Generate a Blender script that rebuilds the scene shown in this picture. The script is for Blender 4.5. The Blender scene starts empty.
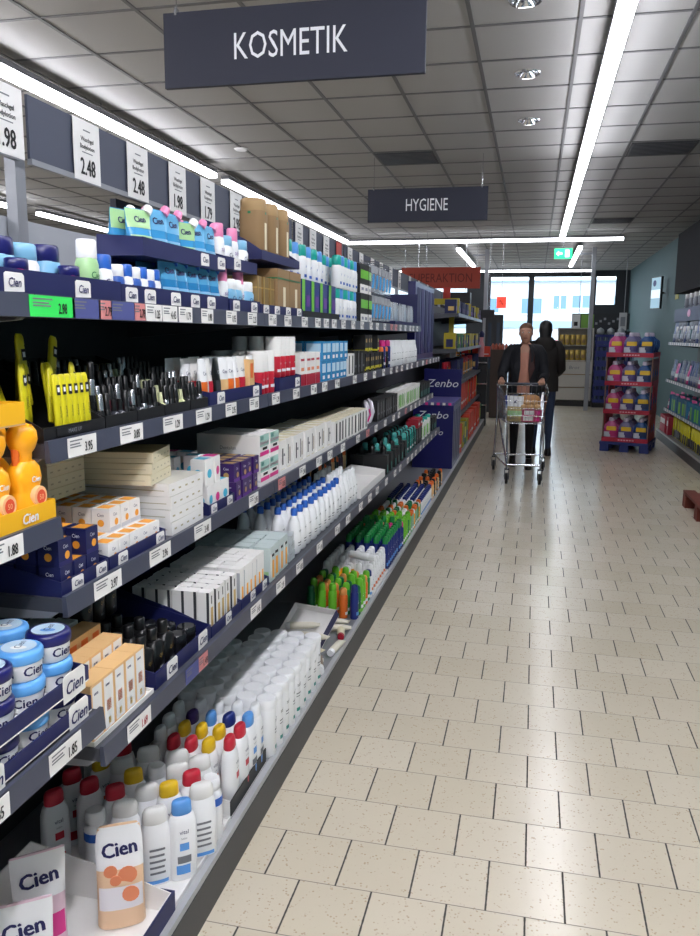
import bpy, math, random
from mathutils import Vector, Matrix
random.seed(7)
PI = math.pi
col = bpy.context.scene.collection

# ------------------------------------------------------------------ camera
W, H = 700, 936
FPX, YAW, PITCH, ROLL, EYE = 795.9, math.radians(12.82), math.radians(-9.54), math.radians(0.547), 1.50
cam_data = bpy.data.cameras.new('camera')
cam = bpy.data.objects.new('camera', cam_data)
col.objects.link(cam)
fwd = Vector((-math.sin(YAW)*math.cos(PITCH), math.cos(YAW)*math.cos(PITCH), math.sin(PITCH)))
rt = fwd.cross(Vector((0, 0, 1))).normalized()
up = rt.cross(fwd)
cr, sr = math.cos(ROLL), math.sin(ROLL)
r2, u2 = cr*rt+sr*up, -sr*rt+cr*up
cam.matrix_world = Matrix(((r2.x, u2.x, -fwd.x, 0), (r2.y, u2.y, -fwd.y, 0), (r2.z, u2.z, -fwd.z, EYE), (0, 0, 0, 1)))
cam_data.sensor_fit = 'VERTICAL'
cam_data.sensor_height = 24
cam_data.lens = FPX*24/H
cam_data.clip_start = .02
cam_data.clip_end = 200
bpy.context.scene.camera = cam

# ------------------------------------------------------------------ light and exposure
SKY = 1.9
LAMP = 13.0
vs = bpy.context.scene.view_settings
vs.view_transform = 'Standard'
vs.look = 'None'
vs.gamma = 1
vs.use_curve_mapping = False
vs.exposure = 1.38
world = bpy.data.worlds.new('overcast_sky')
bpy.context.scene.world = world
world.use_nodes = True
wn = world.node_tree.nodes
wn['Background'].inputs[0].default_value = (.80, .90, 1, 1)
wn['Background'].inputs[1].default_value = SKY

# ------------------------------------------------------------------ materials
MATS = {}
def mat(name, c, rough=.5, metal=0, emit=None, es=1, alpha=None, noise=0, coat=0, trans=0, ns=40, ior=None):
    if name in MATS: return MATS[name]
    m = bpy.data.materials.new(name)
    m.use_nodes = True
    nt = m.node_tree
    b = nt.nodes['Principled BSDF']
    if isinstance(c, str):
        h = c.lstrip('#')
        v = [int(h[i:i+2], 16)/255 for i in (0, 2, 4)]
        c = [x/12.92 if x <= .04045 else ((x+.055)/1.055)**2.4 for x in v]
    b.inputs['Base Color'].default_value = (*c, 1)
    b.inputs['Roughness'].default_value = rough
    b.inputs['Metallic'].default_value = metal
    b.inputs['Coat Weight'].default_value = coat
    b.inputs['Transmission Weight'].default_value = trans
    if ior: b.inputs['IOR'].default_value = ior
    if emit:
        b.inputs['Emission Color'].default_value = (*emit, 1)
        b.inputs['Emission Strength'].default_value = es
    if alpha is not None: b.inputs['Alpha'].default_value = alpha
    if noise:
        t = nt.nodes.new('ShaderNodeTexCoord')
        n = nt.nodes.new('ShaderNodeTexNoise')
        n.inputs['Scale'].default_value = ns
        n.inputs['Detail'].default_value = 3
        mx = nt.nodes.new('ShaderNodeMix')
        mx.data_type = 'RGBA'
        nt.links.new(t.outputs['Object'], n.inputs['Vector'])
        nt.links.new(n.outputs['Fac'], mx.inputs['Factor'])
        mx.inputs['A'].default_value = (*[x*(1-noise) for x in c], 1)
        mx.inputs['B'].default_value = (*[min(1, x*(1+noise)) for x in c], 1)
        nt.links.new(mx.outputs['Result'], b.inputs['Base Color'])
    MATS[name] = m
    return m

white = mat('white plastic', '#f0f1f3', .35)
white_card = mat('white card', '#eceae8', .6)
cream = mat('cream card', '#ddd3b6', .6)
offwhite = mat('off white plastic', '#e4e3e0', .4)
navy = mat('navy card', '#171d52', .5)
navy_p = mat('navy plastic', '#1c1d60', .3)
black = mat('black plastic', '#121214', .3)
blackc = mat('black card', '#17171a', .5)
grey = mat('grey plastic', '#8b8e94', .4)
dgrey = mat('dark grey print', '#3a3b40', .5)
silver = mat('silver', '#b9bcc2', .25, .9)
steel = mat('chrome wire', '#c4c7cc', .2, 1)
gold = mat('gold card', '#a98d5e', .35, .5)
goldl = mat('gold print', '#cfae6a', .35, .4)
yellow = mat('yellow plastic', '#e8bd1e', .35)
lemon = mat('lemon yellow', '#d9cf22', .35)
sunny = mat('sun orange plastic', '#ffb01c', .3)
amber = mat('amber print', '#f0a335', .5)
orange = mat('orange plastic', '#e8702a', .35)
lorange = mat('light orange card', '#e8bd85', .55)
salmon = mat('salmon print', '#e58a62', .5)
peach = mat('peach film', '#ecc7a2', .3)
red = mat('red plastic', '#c9273c', .35)
dred = mat('dark red card', '#a3182f', .5)
crimson = mat('crimson card', '#b01c38', .5)
pink = mat('pink plastic', '#e889b4', .35)
hotpink = mat('hot pink print', '#dd2f8c', .4)
blue = mat('blue plastic', '#2d63c0', .35)
skyb = mat('sky blue plastic', '#5b9ae0', .3)
lblue = mat('pale blue plastic', '#7fb6d8', .3)
azure = mat('azure film', '#3f97d0', .25)
cyan = mat('cyan print', '#49b6d6', .4)
dblue = mat('dark blue plastic', '#1b2c78', .35)
teal = mat('teal plastic', '#1f8f86', .35)
green = mat('green plastic', '#1f8a43', .35)
dgreen = mat('dark green plastic', '#0f6b40', .35)
lime = mat('lime plastic', '#6fc231', .35)
lgreen = mat('pale green plastic', '#a5cf97', .3)
neon = mat('neon green card', '#2fe05c', .6)
purple = mat('purple plastic', '#3c2163', .35)
violet = mat('violet print', '#6c3c98', .4)
brown = mat('brown paper', '#8f7350', .7)
film = mat('clear film', '#c4ccd4', .15, alpha=.45)
ink = mat('black ink', '#101014', .6)
inkn = mat('navy ink', '#1b1d58', .6)
inkw = mat('white ink', '#e6e8ee', .6)
inkg = mat('grey ink', '#77797f', .6)
shelf_m = mat('dark grey enamel', '#44464e', .45)
rail_m = mat('slate shelf rail', '#434757', .35)
deck_m = mat('light grey enamel', '#b4b6ba', .4, .2)
kick_m = mat('charcoal plinth', '#3c3d40', .5)
backp_m = mat('dark perforated steel', '#3a3c42', .55)
lback_m = mat('pale grey steel panel', '#a3a7ae', .5)
post_m = mat('silver grey steel', '#8e9197', .4, .4)
slate = mat('slate sign board', '#272a3a', .7)
slate2 = mat('slate banner board', '#464b5c', .6)

# ------------------------------------------------------------------ mesh builder
GLY = {}
def glyphs(s):
    if s in GLY: return GLY[s]
    cu = bpy.data.curves.new('lettering', 'FONT')
    cu.body = s
    cu.resolution_u = 2
    ob = bpy.data.objects.new('lettering', cu)
    col.objects.link(ob)
    dg = bpy.context.evaluated_depsgraph_get()
    me = ob.evaluated_get(dg).to_mesh()
    vs_ = [(v.co.x, v.co.y) for v in me.vertices]
    fs_ = [tuple(p.vertices) for p in me.polygons]
    ob.evaluated_get(dg).to_mesh_clear()
    bpy.data.objects.remove(ob)
    bpy.data.curves.remove(cu)
    xs = [v[0] for v in vs_]; ys = [v[1] for v in vs_]
    cx, cy = (min(xs)+max(xs))/2, (min(ys)+max(ys))/2
    hh = max(ys)-min(ys)
    GLY[s] = ([((x-cx), (y-cy)) for x, y in vs_], fs_, max(xs)-min(xs), hh)
    return GLY[s]

def sup(a, rx, ry, n):
    c, s = math.cos(a), math.sin(a)
    return (rx*math.copysign(abs(c)**(2/n), c), ry*math.copysign(abs(s)**(2/n), s))

class MB:
    def __init__(self):
        self.v, self.f, self.m, self.s, self.mats = [], [], [], [], []
    def mi(self, m):
        if m not in self.mats: self.mats.append(m)
        return self.mats.index(m)
    def add(self, vs_, fs_, m, smooth=False, M=None):
        o = len(self.v)
        for v in vs_:
            v = Vector(v)
            self.v.append(M @ v if M else v)
        k = self.mi(m)
        for f in fs_:
            self.f.append([i+o for i in f]); self.m.append(k); self.s.append(smooth)
        return self
    def box(self, x0, x1, y0, y1, z0, z1, m, M=None, top=None, front=None):
        v = [(x0, y0, z0), (x1, y0, z0), (x1, y1, z0), (x0, y1, z0), (x0, y0, z1), (x1, y0, z1), (x1, y1, z1), (x0, y1, z1)]
        self.add(v, [(0, 3, 2, 1), (0, 1, 5, 4), (2, 3, 7, 6), (3, 0, 4, 7)], m, False, M)
        self.add(v, [(4, 5, 6, 7)], top or m, False, M)
        self.add(v, [(1, 2, 6, 5)], front or m, False, M)
        return self
    def prism(self, pts, h0, h1, m, axis='y', M=None):
        # outline pts extruded along an axis
        n = len(pts)
        def P(p, h): return {'y': (p[0], h, p[1]), 'z': (p[0], p[1], h), 'x': (h, p[0], p[1])}[axis]
        v = [P(p, h0) for p in pts]+[P(p, h1) for p in pts]
        f = [tuple(range(n)), tuple(range(2*n-1, n-1, -1))]
        f += [(i, i+n, (i+1) % n+n, (i+1) % n) for i in range(n)]
        return self.add(v, f, m, False, M)
    def loft(self, rings, m, seg=14, n=2, M=None, cap=True, mf=None, cx=0, cy=0):
        # ring = (z, rx, ry[, n[, cx, cy]])
        v = []
        for r in rings:
            e = r[3] if len(r) > 3 else n
            ox = r[4] if len(r) > 4 else 0
            oy = r[5] if len(r) > 5 else 0
            for i in range(seg):
                x, y = sup(2*PI*i/seg, r[1], r[2], e)
                v.append((x+ox+cx, y+oy+cy, r[0]))
        for k in range(len(rings)-1):
            mm = mf(k) if mf else m
            f = [(k*seg+i, k*seg+(i+1) % seg, (k+1)*seg+(i+1) % seg, (k+1)*seg+i) for i in range(seg)]
            self.add_idx(v, f, mm, M, k)
        if cap:
            b = len(rings)-1
            self.add([v[i] for i in range(seg-1, -1, -1)], [tuple(range(seg))], mf(0) if mf else m, False, M)
            self.add([v[b*seg+i] for i in range(seg)], [tuple(range(seg))], mf(b-1) if mf else m, False, M)
        return self
    def add_idx(self, v, f, m, M, k):
        if k == 0: self._o = len(self.v); [self.v.append((M @ Vector(p)) if M else Vector(p)) for p in v]
        kk = self.mi(m)
        for q in f:
            self.f.append([i+self._o for i in q]); self.m.append(kk); self.s.append(True)
    def tube(self, pts, r, m, seg=6, M=None, closed=False):
        pts = [Vector(p) for p in pts]
        n = len(pts); v = []; a = None
        for i, p in enumerate(pts):
            if closed: t = pts[(i+1) % n]-pts[i-1]
            else: t = pts[min(i+1, n-1)]-pts[max(i-1, 0)]
            t.normalize()
            if a is None: a = t.cross(Vector((0, 0, 1)) if abs(t.z) < .9 else Vector((1, 0, 0)))
            a = (a-a.dot(t)*t).normalized()
            b = t.cross(a)
            rr = r[i] if isinstance(r, (list, tuple)) else r
            for k in range(seg):
                w = 2*PI*k/seg
                v.append(p+rr*(math.cos(w)*a+math.sin(w)*b))
        f = []
        for i in range(n if closed else n-1):
            j = (i+1) % n
            f += [(i*seg+k, j*seg+k, j*seg+(k+1) % seg, i*seg+(k+1) % seg) for k in range(seg)]
        self.add(v, f, m, True, M)
        if not closed:
            self.add([v[k] for k in range(seg)], [tuple(range(seg))], m, False, M)
            self.add([v[(n-1)*seg+k] for k in range(seg-1, -1, -1)], [tuple(range(seg))], m, False, M)
        return self
    def rect(self, o, u, v, u0, u1, v0, v1, m, M=None, lift=.0006):
        # a printed patch on a face: o origin, u/v unit axes
        o, u, v = Vector(o), Vector(u), Vector(v)
        n = u.cross(v).normalized()*lift
        return self.add([o+u*a+v*b+n for a, b in ((u0, v0), (u1, v0), (u1, v1), (u0, v1))], [(0, 1, 2, 3)], m, False, M)
    def disc(self, o, u, v, r, m, M=None, lift=.0008, seg=12, r2=None):
        o, u, v = Vector(o), Vector(u), Vector(v)
        n = u.cross(v).normalized()*lift
        return self.add([o+n+u*r*math.cos(2*PI*i/seg)+v*(r2 or r)*math.sin(2*PI*i/seg) for i in range(seg)], [tuple(range(seg))], m, False, M)
    def text(self, s, o, u, v, h, m, M=None, lift=.0012, sx=1, warp=None, slant=0, bold=0):
        g, fs_, w, hh = glyphs(s)
        o, u, v = Vector(o), Vector(u), Vector(v)
        n = u.cross(v).normalized()
        k = h/hh
        offs = ((0, 0),) if not bold else ((0, 0), (bold*h, 0), (-bold*h, 0), (0, bold*h))
        for j, (bx, by) in enumerate(offs):
            pts = []
            for x, y in g:
                a, b = x*k*sx+slant*y*k+bx, y*k+by
                pts.append(warp(a, b) if warp else o+u*a+v*b+n*(lift+j*.00005))
            self.add(pts, fs_, m, False, M)
        return self
    def build(self, name, parent=None, loc=None, bevel=0):
        me = bpy.data.meshes.new(name)
        me.from_pydata([tuple(v) for v in self.v], [], self.f)
        for m in self.mats: me.materials.append(m)
        me.polygons.foreach_set('material_index', self.m)
        me.polygons.foreach_set('use_smooth', self.s)
        me.update()
        ob = bpy.data.objects.new(name, me)
        col.objects.link(ob)
        if parent: ob.parent = parent
        if loc: ob.location = loc
        if bevel:
            b = ob.modifiers.new('bevel', 'BEVEL'); b.width = bevel; b.segments = 1; b.limit_method = 'ANGLE'
        return ob

def empty(name, loc=(0, 0, 0), rz=0, label=None, cat=None, group=None):
    o = bpy.data.objects.new(name, None)
    col.objects.link(o)
    o.empty_display_size = .05
    o.location = loc; o.rotation_euler = (0, 0, rz)
    if label: tag(o, label, cat, group)
    return o
def tag(o, label, cat, group=None, kind=None):
    if label: o['label'] = label
    if cat: o['category'] = cat
    if group: o['group'] = group
    if kind: o['kind'] = kind
    return o
def struct(o):
    o['kind'] = 'structure'
    return o
def copy_tree(o, parent=None):
    c = o.copy(); col.objects.link(c); c.parent = parent
    for ch in [q for q in CH.get(o.name, [])]:
        copy_tree(ch, c)
    return c
CH = {}
def reg(o):
    ch = [q for q in o.children]
    CH[o.name] = ch
    for q in ch: reg(q)
PROTO, BUILD, CATS = {}, {}, {}
def kind(key, cat):
    def d(fn):
        BUILD[key] = fn; CATS[key] = cat
        return fn
    return d
def put(key, x, y, z, label, group=None, rz=0, rx=0, ry=0, s=1):
    if key not in PROTO:
        o = BUILD[key]()
        bpy.context.view_layer.update()
        reg(o)
        PROTO[key] = o
    else:
        o = copy_tree(PROTO[key])
    if 'group' in o: del o['group']
    o.location = (x, y, z); o.rotation_euler = (rx, ry, rz); o.scale = (s, s, s)
    lab = label.split()
    tag(o, ' '.join(lab[:16]), CATS[key], group)
    return o

X_, Y_, Z_ = (1, 0, 0), (0, 1, 0), (0, 0, 1)
ORD = ['first', 'second', 'third', 'fourth', 'fifth', 'sixth', 'seventh', 'eighth', 'ninth', 'tenth', 'eleventh', 'twelfth', 'thirteenth', 'fourteenth', 'fifteenth', 'sixteenth', 'seventeenth', 'eighteenth', 'nineteenth', 'twentieth', 'twenty-first', 'twenty-second', 'twenty-third', 'twenty-fourth', 'twenty-fifth', 'twenty-sixth', 'twenty-seventh', 'twenty-eighth', 'twenty-ninth', 'thirtieth', 'thirty-first', 'thirty-second', 'thirty-third', 'thirty-fourth', 'thirty-fifth', 'thirty-sixth', 'thirty-seventh', 'thirty-eighth', 'thirty-ninth', 'fortieth']
ROW = ['front row', 'second row', 'third row', 'fourth row', 'fifth row', 'sixth row']
LAY = {1: [''], 2: [' below', ' on top'], 3: [' at bottom', ' in middle layer', ' on top'], 4: [' at bottom', ' second up', ' third up', ' on top']}

def block(keys, y0, y1, n, z, xf, rows, desc, layers=1, dx=.06, dz=.1, rz=0, jit=.003, jr=.06, group=None, skip=0, lean=0, descs=None, only_top=True, stag=0):
    # products in rows (into the shelf) and columns (along it); y0..y1 near to far
    keys = keys if isinstance(keys, list) else [keys]
    pitch = (y1-y0)/n
    for r in range(rows):
        for i in range(n):
            for l in range(layers):
                if skip and random.random() < skip and l == layers-1: continue
                k = keys[(i+r*stag) % len(keys)] if len(keys) > 1 else keys[0]
                d = descs[(i+r*stag) % len(keys)] if descs else desc
                lab = f"{d}, {ROW[r]+' ' if rows > 1 else ''}{ORD[i]} from near end{LAY[layers][l]}"
                put(k, xf-dx*(r+.5)+random.uniform(-jit, jit), y0+pitch*(i+.5)+random.uniform(-jit, jit), z+dz*l, lab,
                    group or desc, rz+random.uniform(-jr, jr), 0, random.uniform(-lean, lean))

# ------------------------------------------------------------------ room shell
def floor_mat():
    m = bpy.data.materials.new('speckled stoneware tiles'); m.use_nodes = True
    nt = m.node_tree; N = nt.nodes; L = nt.links; b = N['Principled BSDF']
    geo = N.new('ShaderNodeTexCoord'); sep = N.new('ShaderNodeSeparateXYZ'); L.new(geo.outputs['Object'], sep.inputs[0])
    def ma(op, a, b_=None, c=None):
        n = N.new('ShaderNodeMath'); n.operation = op
        for i, q in enumerate((a, b_, c)):
            if q is None: continue
            if isinstance(q, (int, float)): n.inputs[i].default_value = q
            else: L.new(q, n.inputs[i])
        return n.outputs[0]
    P, Q = .2045, .2075
    v = ma('DIVIDE', ma('SUBTRACT', sep.outputs['Y'], 2.125-Q*20), Q)
    row = ma('FLOOR', v); fv = ma('FRACT', v)
    odd = ma('MULTIPLY', ma('MODULO', row, 2), .5)
    u = ma('ADD', ma('DIVIDE', ma('SUBTRACT', sep.outputs['X'], .044-P*80), P), odd)
    fu = ma('FRACT', u); cu = ma('FLOOR', u)
    du = ma('MULTIPLY', ma('SUBTRACT', .5, ma('ABSOLUTE', ma('SUBTRACT', fu, .5))), P)
    dv = ma('MULTIPLY', ma('SUBTRACT', .5, ma('ABSOLUTE', ma('SUBTRACT', fv, .5))), Q)
    def ramp(x, a, bb):
        n = N.new('ShaderNodeMapRange'); n.clamp = True; L.new(x, n.inputs[0])
        n.inputs[1].default_value = a; n.inputs[2].default_value = bb; return n.outputs[0]
    def mixc(f, a, bb):
        n = N.new('ShaderNodeMix'); n.data_type = 'RGBA'
        for s_, q in (('Factor', f), ('A', a), ('B', bb)):
            if isinstance(q, tuple): n.inputs[s_].default_value = (*q, 1)
            elif isinstance(q, float): n.inputs[s_].default_value = q
            else: L.new(q, n.inputs[s_])
        return n.outputs['Result']
    # joints: dark open ones along the aisle, thin grey ones across
    wob = N.new('ShaderNodeTexNoise'); wob.inputs['Scale'].default_value = 60; L.new(geo.outputs['Object'], wob.inputs['Vector'])
    ju = ramp(ma('ADD', du, ma('MULTIPLY', ma('SUBTRACT', wob.outputs['Fac'], .5), .002)), .0019, .0034)
    jv = ramp(dv, .0010, .0022)
    wn_ = N.new('ShaderNodeTexWhiteNoise'); wn_.noise_dimensions = '2D'
    cmb = N.new('ShaderNodeCombineXYZ'); L.new(row, cmb.inputs[0]); L.new(cu, cmb.inputs[1]); L.new(cmb.outputs[0], wn_.inputs['Vector'])
    base = mixc(wn_.outputs['Value'], (.64, .57, .445), (.69, .62, .50))
    vo = N.new('ShaderNodeTexVoronoi'); vo.inputs['Scale'].default_value = 95; L.new(geo.outputs['Object'], vo.inputs['Vector'])
    n2 = N.new('ShaderNodeTexNoise'); n2.inputs['Scale'].default_value = 38; L.new(geo.outputs['Object'], n2.inputs['Vector'])
    sp = ma('MULTIPLY', ma('SUBTRACT', 1.0, ramp(vo.outputs['Distance'], .20, .36)), ramp(n2.outputs['Fac'], .50, .57))
    base = mixc(ma('MULTIPLY', sp, .55), base, (.36, .22, .12))
    n3 = N.new('ShaderNodeTexNoise'); n3.inputs['Scale'].default_value = 1.3; n3.inputs['Detail'].default_value = 4; L.new(geo.outputs['Object'], n3.inputs['Vector'])
    base = mixc(ma('MULTIPLY', ramp(n3.outputs['Fac'], .45, .75), .15), base, (.44, .37, .28))
    base = mixc(jv, (.22, .19, .155), base)
    base = mixc(ju, (.045, .04, .035), base)
    L.new(base, b.inputs['Base Color'])
    b.inputs['Roughness'].default_value = .32
    L.new(mixc(ma('MULTIPLY', ju, jv), (.8, .8, .8), (.21, .21, .21)), b.inputs['Roughness'])
    b.inputs['Specular IOR Level'].default_value = .62
    bp = N.new('ShaderNodeBump'); bp.inputs['Strength'].default_value = .25; bp.inputs['Distance'].default_value = .002
    L.new(ma('MULTIPLY', ju, jv), bp.inputs['Height']); L.new(bp.outputs[0], b.inputs['Normal'])
    return m

def ceil_mat():
    m = bpy.data.materials.new('mineral ceiling tiles'); m.use_nodes = True
    nt = m.node_tree; N = nt.nodes; L = nt.links; b = N['Principled BSDF']
    g = N.new('ShaderNodeTexCoord')
    n = N.new('ShaderNodeTexNoise'); n.inputs['Scale'].default_value = 180; L.new(g.outputs['Object'], n.inputs['Vector'])
    x = N.new('ShaderNodeMix'); x.data_type = 'RGBA'; L.new(n.outputs['Fac'], x.inputs['Factor'])
    x.inputs['A'].default_value = (.33, .325, .322, 1); x.inputs['B'].default_value = (.40, .395, .39, 1)
    L.new(x.outputs['Result'], b.inputs['Base Color']); b.inputs['Roughness'].default_value = .9
    return m
CZ = 3.25
fb = MB(); fb.box(-12, 2.4, -4, 23, -.1, 0, floor_mat()); struct(fb.build('floor'))
cb = MB(); cb.box(-12, 2.4, -4, 23, CZ, CZ+.1, ceil_mat()); struct(cb.build('ceiling'))
gridm = mat('ceiling grid bar', '#626264', .6)
gb = MB()
xs = [-.43+.597*k for k in range(-19, 5)]
for x in xs: gb.box(x-.012, x+.012, -4, 22.8, CZ-.006, CZ-.0005, gridm)
for k in range(-10, 38):
    y = 5.56+.61*k
    if y < -4 or y > 22.7: continue
    gb.box(-12, 2.37, y-.012, y+.012, CZ-.005, CZ-.0005, gridm)
g_ = struct(gb.build('trim_1')); g_['label'] = 'grid of bars between the ceiling tiles'
wallm = mat('sea green wall paint', '#4e686c', .7, noise=.04, ns=3)
wallg = mat('grey wall paint', '#8d9094', .7, noise=.04, ns=3)
for nm, a in (('wall_right', (2.4, 2.55, -4, 23, 0, CZ)), ('wall_left', (-12.15, -12, -4, 23, 0, CZ)), ('wall_front', (-12, 2.4, -4.15, -4, 0, CZ))):
    wb = MB(); wb.box(*a, wallm if nm == 'wall_right' else wallg); struct(wb.build(nm))
darkw = mat('dark grey window frame', '#272c33', .5)
wb = MB()
wb.box(-12, 2.4, 22.8, 22.95, 3.14, CZ, darkw)
wb.box(1.50, 2.4, 22.8, 22.95, 0, 2.30, darkw)
wb.box(2.10, 2.4, 22.8, 22.95, 2.30, 3.14, darkw)
wb.box(-12, -7, 22.8, 22.95, 0, 3.14, darkw)
struct(wb.build('wall_back'))
# window wall: dark posts, panes
glassm = mat('window glass', (.9, .97, 1), .0, trans=1, ior=1.05)
def window(n, x0, x1, z0, z1):
    f = MB()
    t = .05
    f.box(x0, x0+t, 22.83, 22.91, z0, z1, darkw); f.box(x1-t, x1, 22.83, 22.91, z0, z1, darkw)
    f.box(x0+t, x1-t, 22.83, 22.91, z0, z0+t, darkw); f.box(x0+t, x1-t, 22.83, 22.91, z1-t, z1, darkw)
    r = struct(f.build(f'window_{n}'))
    g = MB(); g.box(x0+t, x1-t, 22.865, 22.873, z0+t, z1-t, glassm); g.build('pane', r)
window(1, -.13, 1.46, 0, 3.14)
window(2, -1.30, -.18, 0, 3.14)
window(3, 1.50, 2.10, 2.30, 3.14)
window(4, -3.0, -1.85, 1.3, 3.14)
window(5, -4.8, -3.0, 0, 3.14)
window(6, -7.0, -4.8, 0, 3.14)
wb = MB(); wb.box(1.46, 1.5, 22.8, 22.95, 0, 3.14, darkw); wb.box(-.18, -.13, 22.8, 22.95, 0, 3.14, darkw); wb.box(-1.85, -1.30, 22.8, 22.95, 0, 3.14, darkw); wb.box(-3, -1.85, 22.8, 22.95, 0, 1.3, darkw)
struct(wb.build('trim_2'))
# ------------------------------------------------------------------ street outside
pave = mat('grey asphalt', '#7d8084', .9, noise=.1)
ob = MB(); ob.box(-30, 30, 23, 60, -.2, -.05, pave); o = ob.build('street'); struct(o)
fac = mat('white render facade', '#e4e8ea', .8, noise=.02)
facb = mat('pale blue facade band', '#9db4c4', .8)
winm = mat('blue grey window glass', '#6f8fa8', .2)
bld = empty('building', (0, 36, 0), 0, 'white rendered building with blue grey windows across the street outside', 'building')
b_ = MB(); b_.box(-16, 16, 0, 6, -.05, 3.8, fac); b_.build('facade', bld)
b_ = MB(); b_.box(-16, 16, -.12, 0, 1.85, 2.15, facb); b_.build('sill_band', bld)
b_ = MB(); b_.box(-16, 16, -.3, 0, 3.8, 3.86, facb); b_.build('roof_edge', bld)
for x0, x1, z0, z1 in ((-.62, .22, 2.45, 3.1), (.72, 1.24, 2.65, 3.22), (1.5, 2.25, 2.7, 3.22), (-2.4, -1.6, 2.5, 3.1), (-4.6, -3.8, 2.5, 3.1), (-7, -6, 2.5, 3.1), (3.2, 4, 2.7, 3.2)):
    b_ = MB(); b_.box(x0, x1, -.04, .0, z0, z1, winm); w_ = b_.build('window', bld)
    b_ = MB(); b_.box((x0+x1)/2-.03, (x0+x1)/2+.03, -.07, -.04, z0, z1, fac); b_.box(x0-.05, x1+.05, -.1, -.04, z0-.06, z0, fac); b_.build('window_frame', w_)
carm = [mat('red car paint', '#b83238', .3, coat=.5), mat('white car paint', '#d8dce0', .3, coat=.5), mat('blue car paint', '#51708f', .3, coat=.5)]
for i, (x, m_, nm) in enumerate(((-3.4, carm[1], 'white'), (1.0, carm[0], 'red'), (-7.8, carm[2], 'blue'))):
    c = empty('parked_car', (x, 31, -.05), 0, f'{nm} car parked outside beyond the window front', 'car', None)
    b_ = MB()
    b_.prism([(-2, .35), (2, .35), (2.05, .8), (1.2, .95), (.7, 1.4), (-.9, 1.42), (-1.5, .95), (-2.05, .85)], -.8, .8, m_)
    b_.build('car_body', c, bevel=.05)
    b_ = MB(); b_.prism([(1.05, .97), (.65, 1.34), (-.85, 1.36), (-1.3, .97)], -.82, .82, winm); b_.build('side_window', c)
    for sx in (-1.25, 1.25):
        b_ = MB(); b_.prism([(sx+.32*math.cos(a*PI/8), .27+.32*math.sin(a*PI/8)) for a in range(16)], -.84, .84, black); b_.build('wheel', c)

# ------------------------------------------------------------------ ceiling lights and fittings
lampm = mat('lit lamp cover', (.9, .9, .95), .5, emit=(.93, .94, 1.0), es=LAMP)
lampd = mat('light fitting grey metal', '#6d6e72', .5, .3)
lampf = mat('lit lamp cover, dimmer far lamps', (.9, .9, .95), .5, emit=(.93, .94, 1.0), es=LAMP*.33)
lampn = mat('lit lamp cover, bright near lamps', (.9, .9, .95), .5, emit=(.95, .95, 1.0), es=LAMP*1.6)
lampm2 = mat('lit lamp cover, middle lamps', (.9, .9, .95), .5, emit=(.93, .94, 1.0), es=LAMP*.88)
def strip(x0, x1, y0, y1, label, z=3.10, hang=True, lm=None):
    lm = lm or (lampf if y0 > 8 else lampn if y1 < 2.5 else lampm2)
    c = ((x0+x1)/2, (y0+y1)/2, z)
    r = empty('strip_light', c, 0, label, 'light', 'linear ceiling lights')
    hx, hy = (x1-x0)/2, (y1-y0)/2
    b = MB(); b.box(-hx+.003, hx-.003, -hy+.003, hy-.003, 0, .045, lm or lampm); b.build('lamp_cover', r)
    b = MB(); b.box(-hx, hx, -hy, hy, .045, .085, lampd); b.build('housing', r)
    if hang:
        nn = max(2, int(max(hx, hy)/1.2)+1)
        for i in range(nn):
            t = -1+2*(i+.5)/nn
            px, py = (0, hy*t) if hy > hx else (hx*t, 0)
            b = MB(); b.tube([(px, py, .085), (px, py, CZ-z)], .004, steel, 5); b.build('suspension_rod', r)
LW = .045
ys = [-3.6, -.6, 2.4, 5.4, 8.4, 11.4, 14.3]
for i in range(len(ys)-1):
    strip(.368-LW, .368+LW, ys[i]+.005, ys[i+1]-.005, f'long lit ceiling strip above the aisle floor, {ORD[i]} length from the camera end')
ys2 = [-3.6, -.6, 2.4, 5.2, 8.18]
for i in range(4):
    strip(-3.36-LW, -3.36+LW, ys2[i]+.005, ys2[i+1]-.005, f'lit ceiling strip beyond the left shelving banner, {ORD[i]} length from the camera end')
for i, (a, b__) in enumerate(((8.5, 11.4), (11.4, 14.3))):
    strip(-3.36-LW, -3.36+LW, a+.005, b__-.005, f'lit ceiling strip left behind the gap, {ORD[i]} length towards the cross strip')
strip(-3.0, 1.4, -.9, -.8, 'added lit strip across the ceiling behind the camera, brightening near shelves')  # added lamp, out of view, to brighten the near shelf goods from the front
for i in range(5):
    strip(-6.85-LW, -6.85+LW, -2+3*i+(.3 if i > 3 else 0), 1+3*i-.01, f'distant lit ceiling strip two aisles to the left, {ORD[i]} length')
for i in range(2):
    strip(-3.4+2.39*i+.005, -1.01+2.39*i-.005, 14.42, 14.52, f'lit strip running across the aisle ceiling, {"left" if i == 0 else "right"} half')
for i in range(3):
    strip(-5.3+2.21*i+.005, -3.09+2.21*i-.005, 21.15, 21.25, f'lit strip across the ceiling just before the windows, {["left", "middle", "right"][i]} length')
strip(-1.54, -1.46, 15.7, 19.8, 'lit strip running towards the windows, left of the exit sign')
strip(.70, .78, 15.7, 19.8, 'lit strip running towards the windows, right of the exit sign')
strip(-5.2, -5.1, 15.7, 19.8, 'lit strip running towards the windows, far left of the store')
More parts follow.
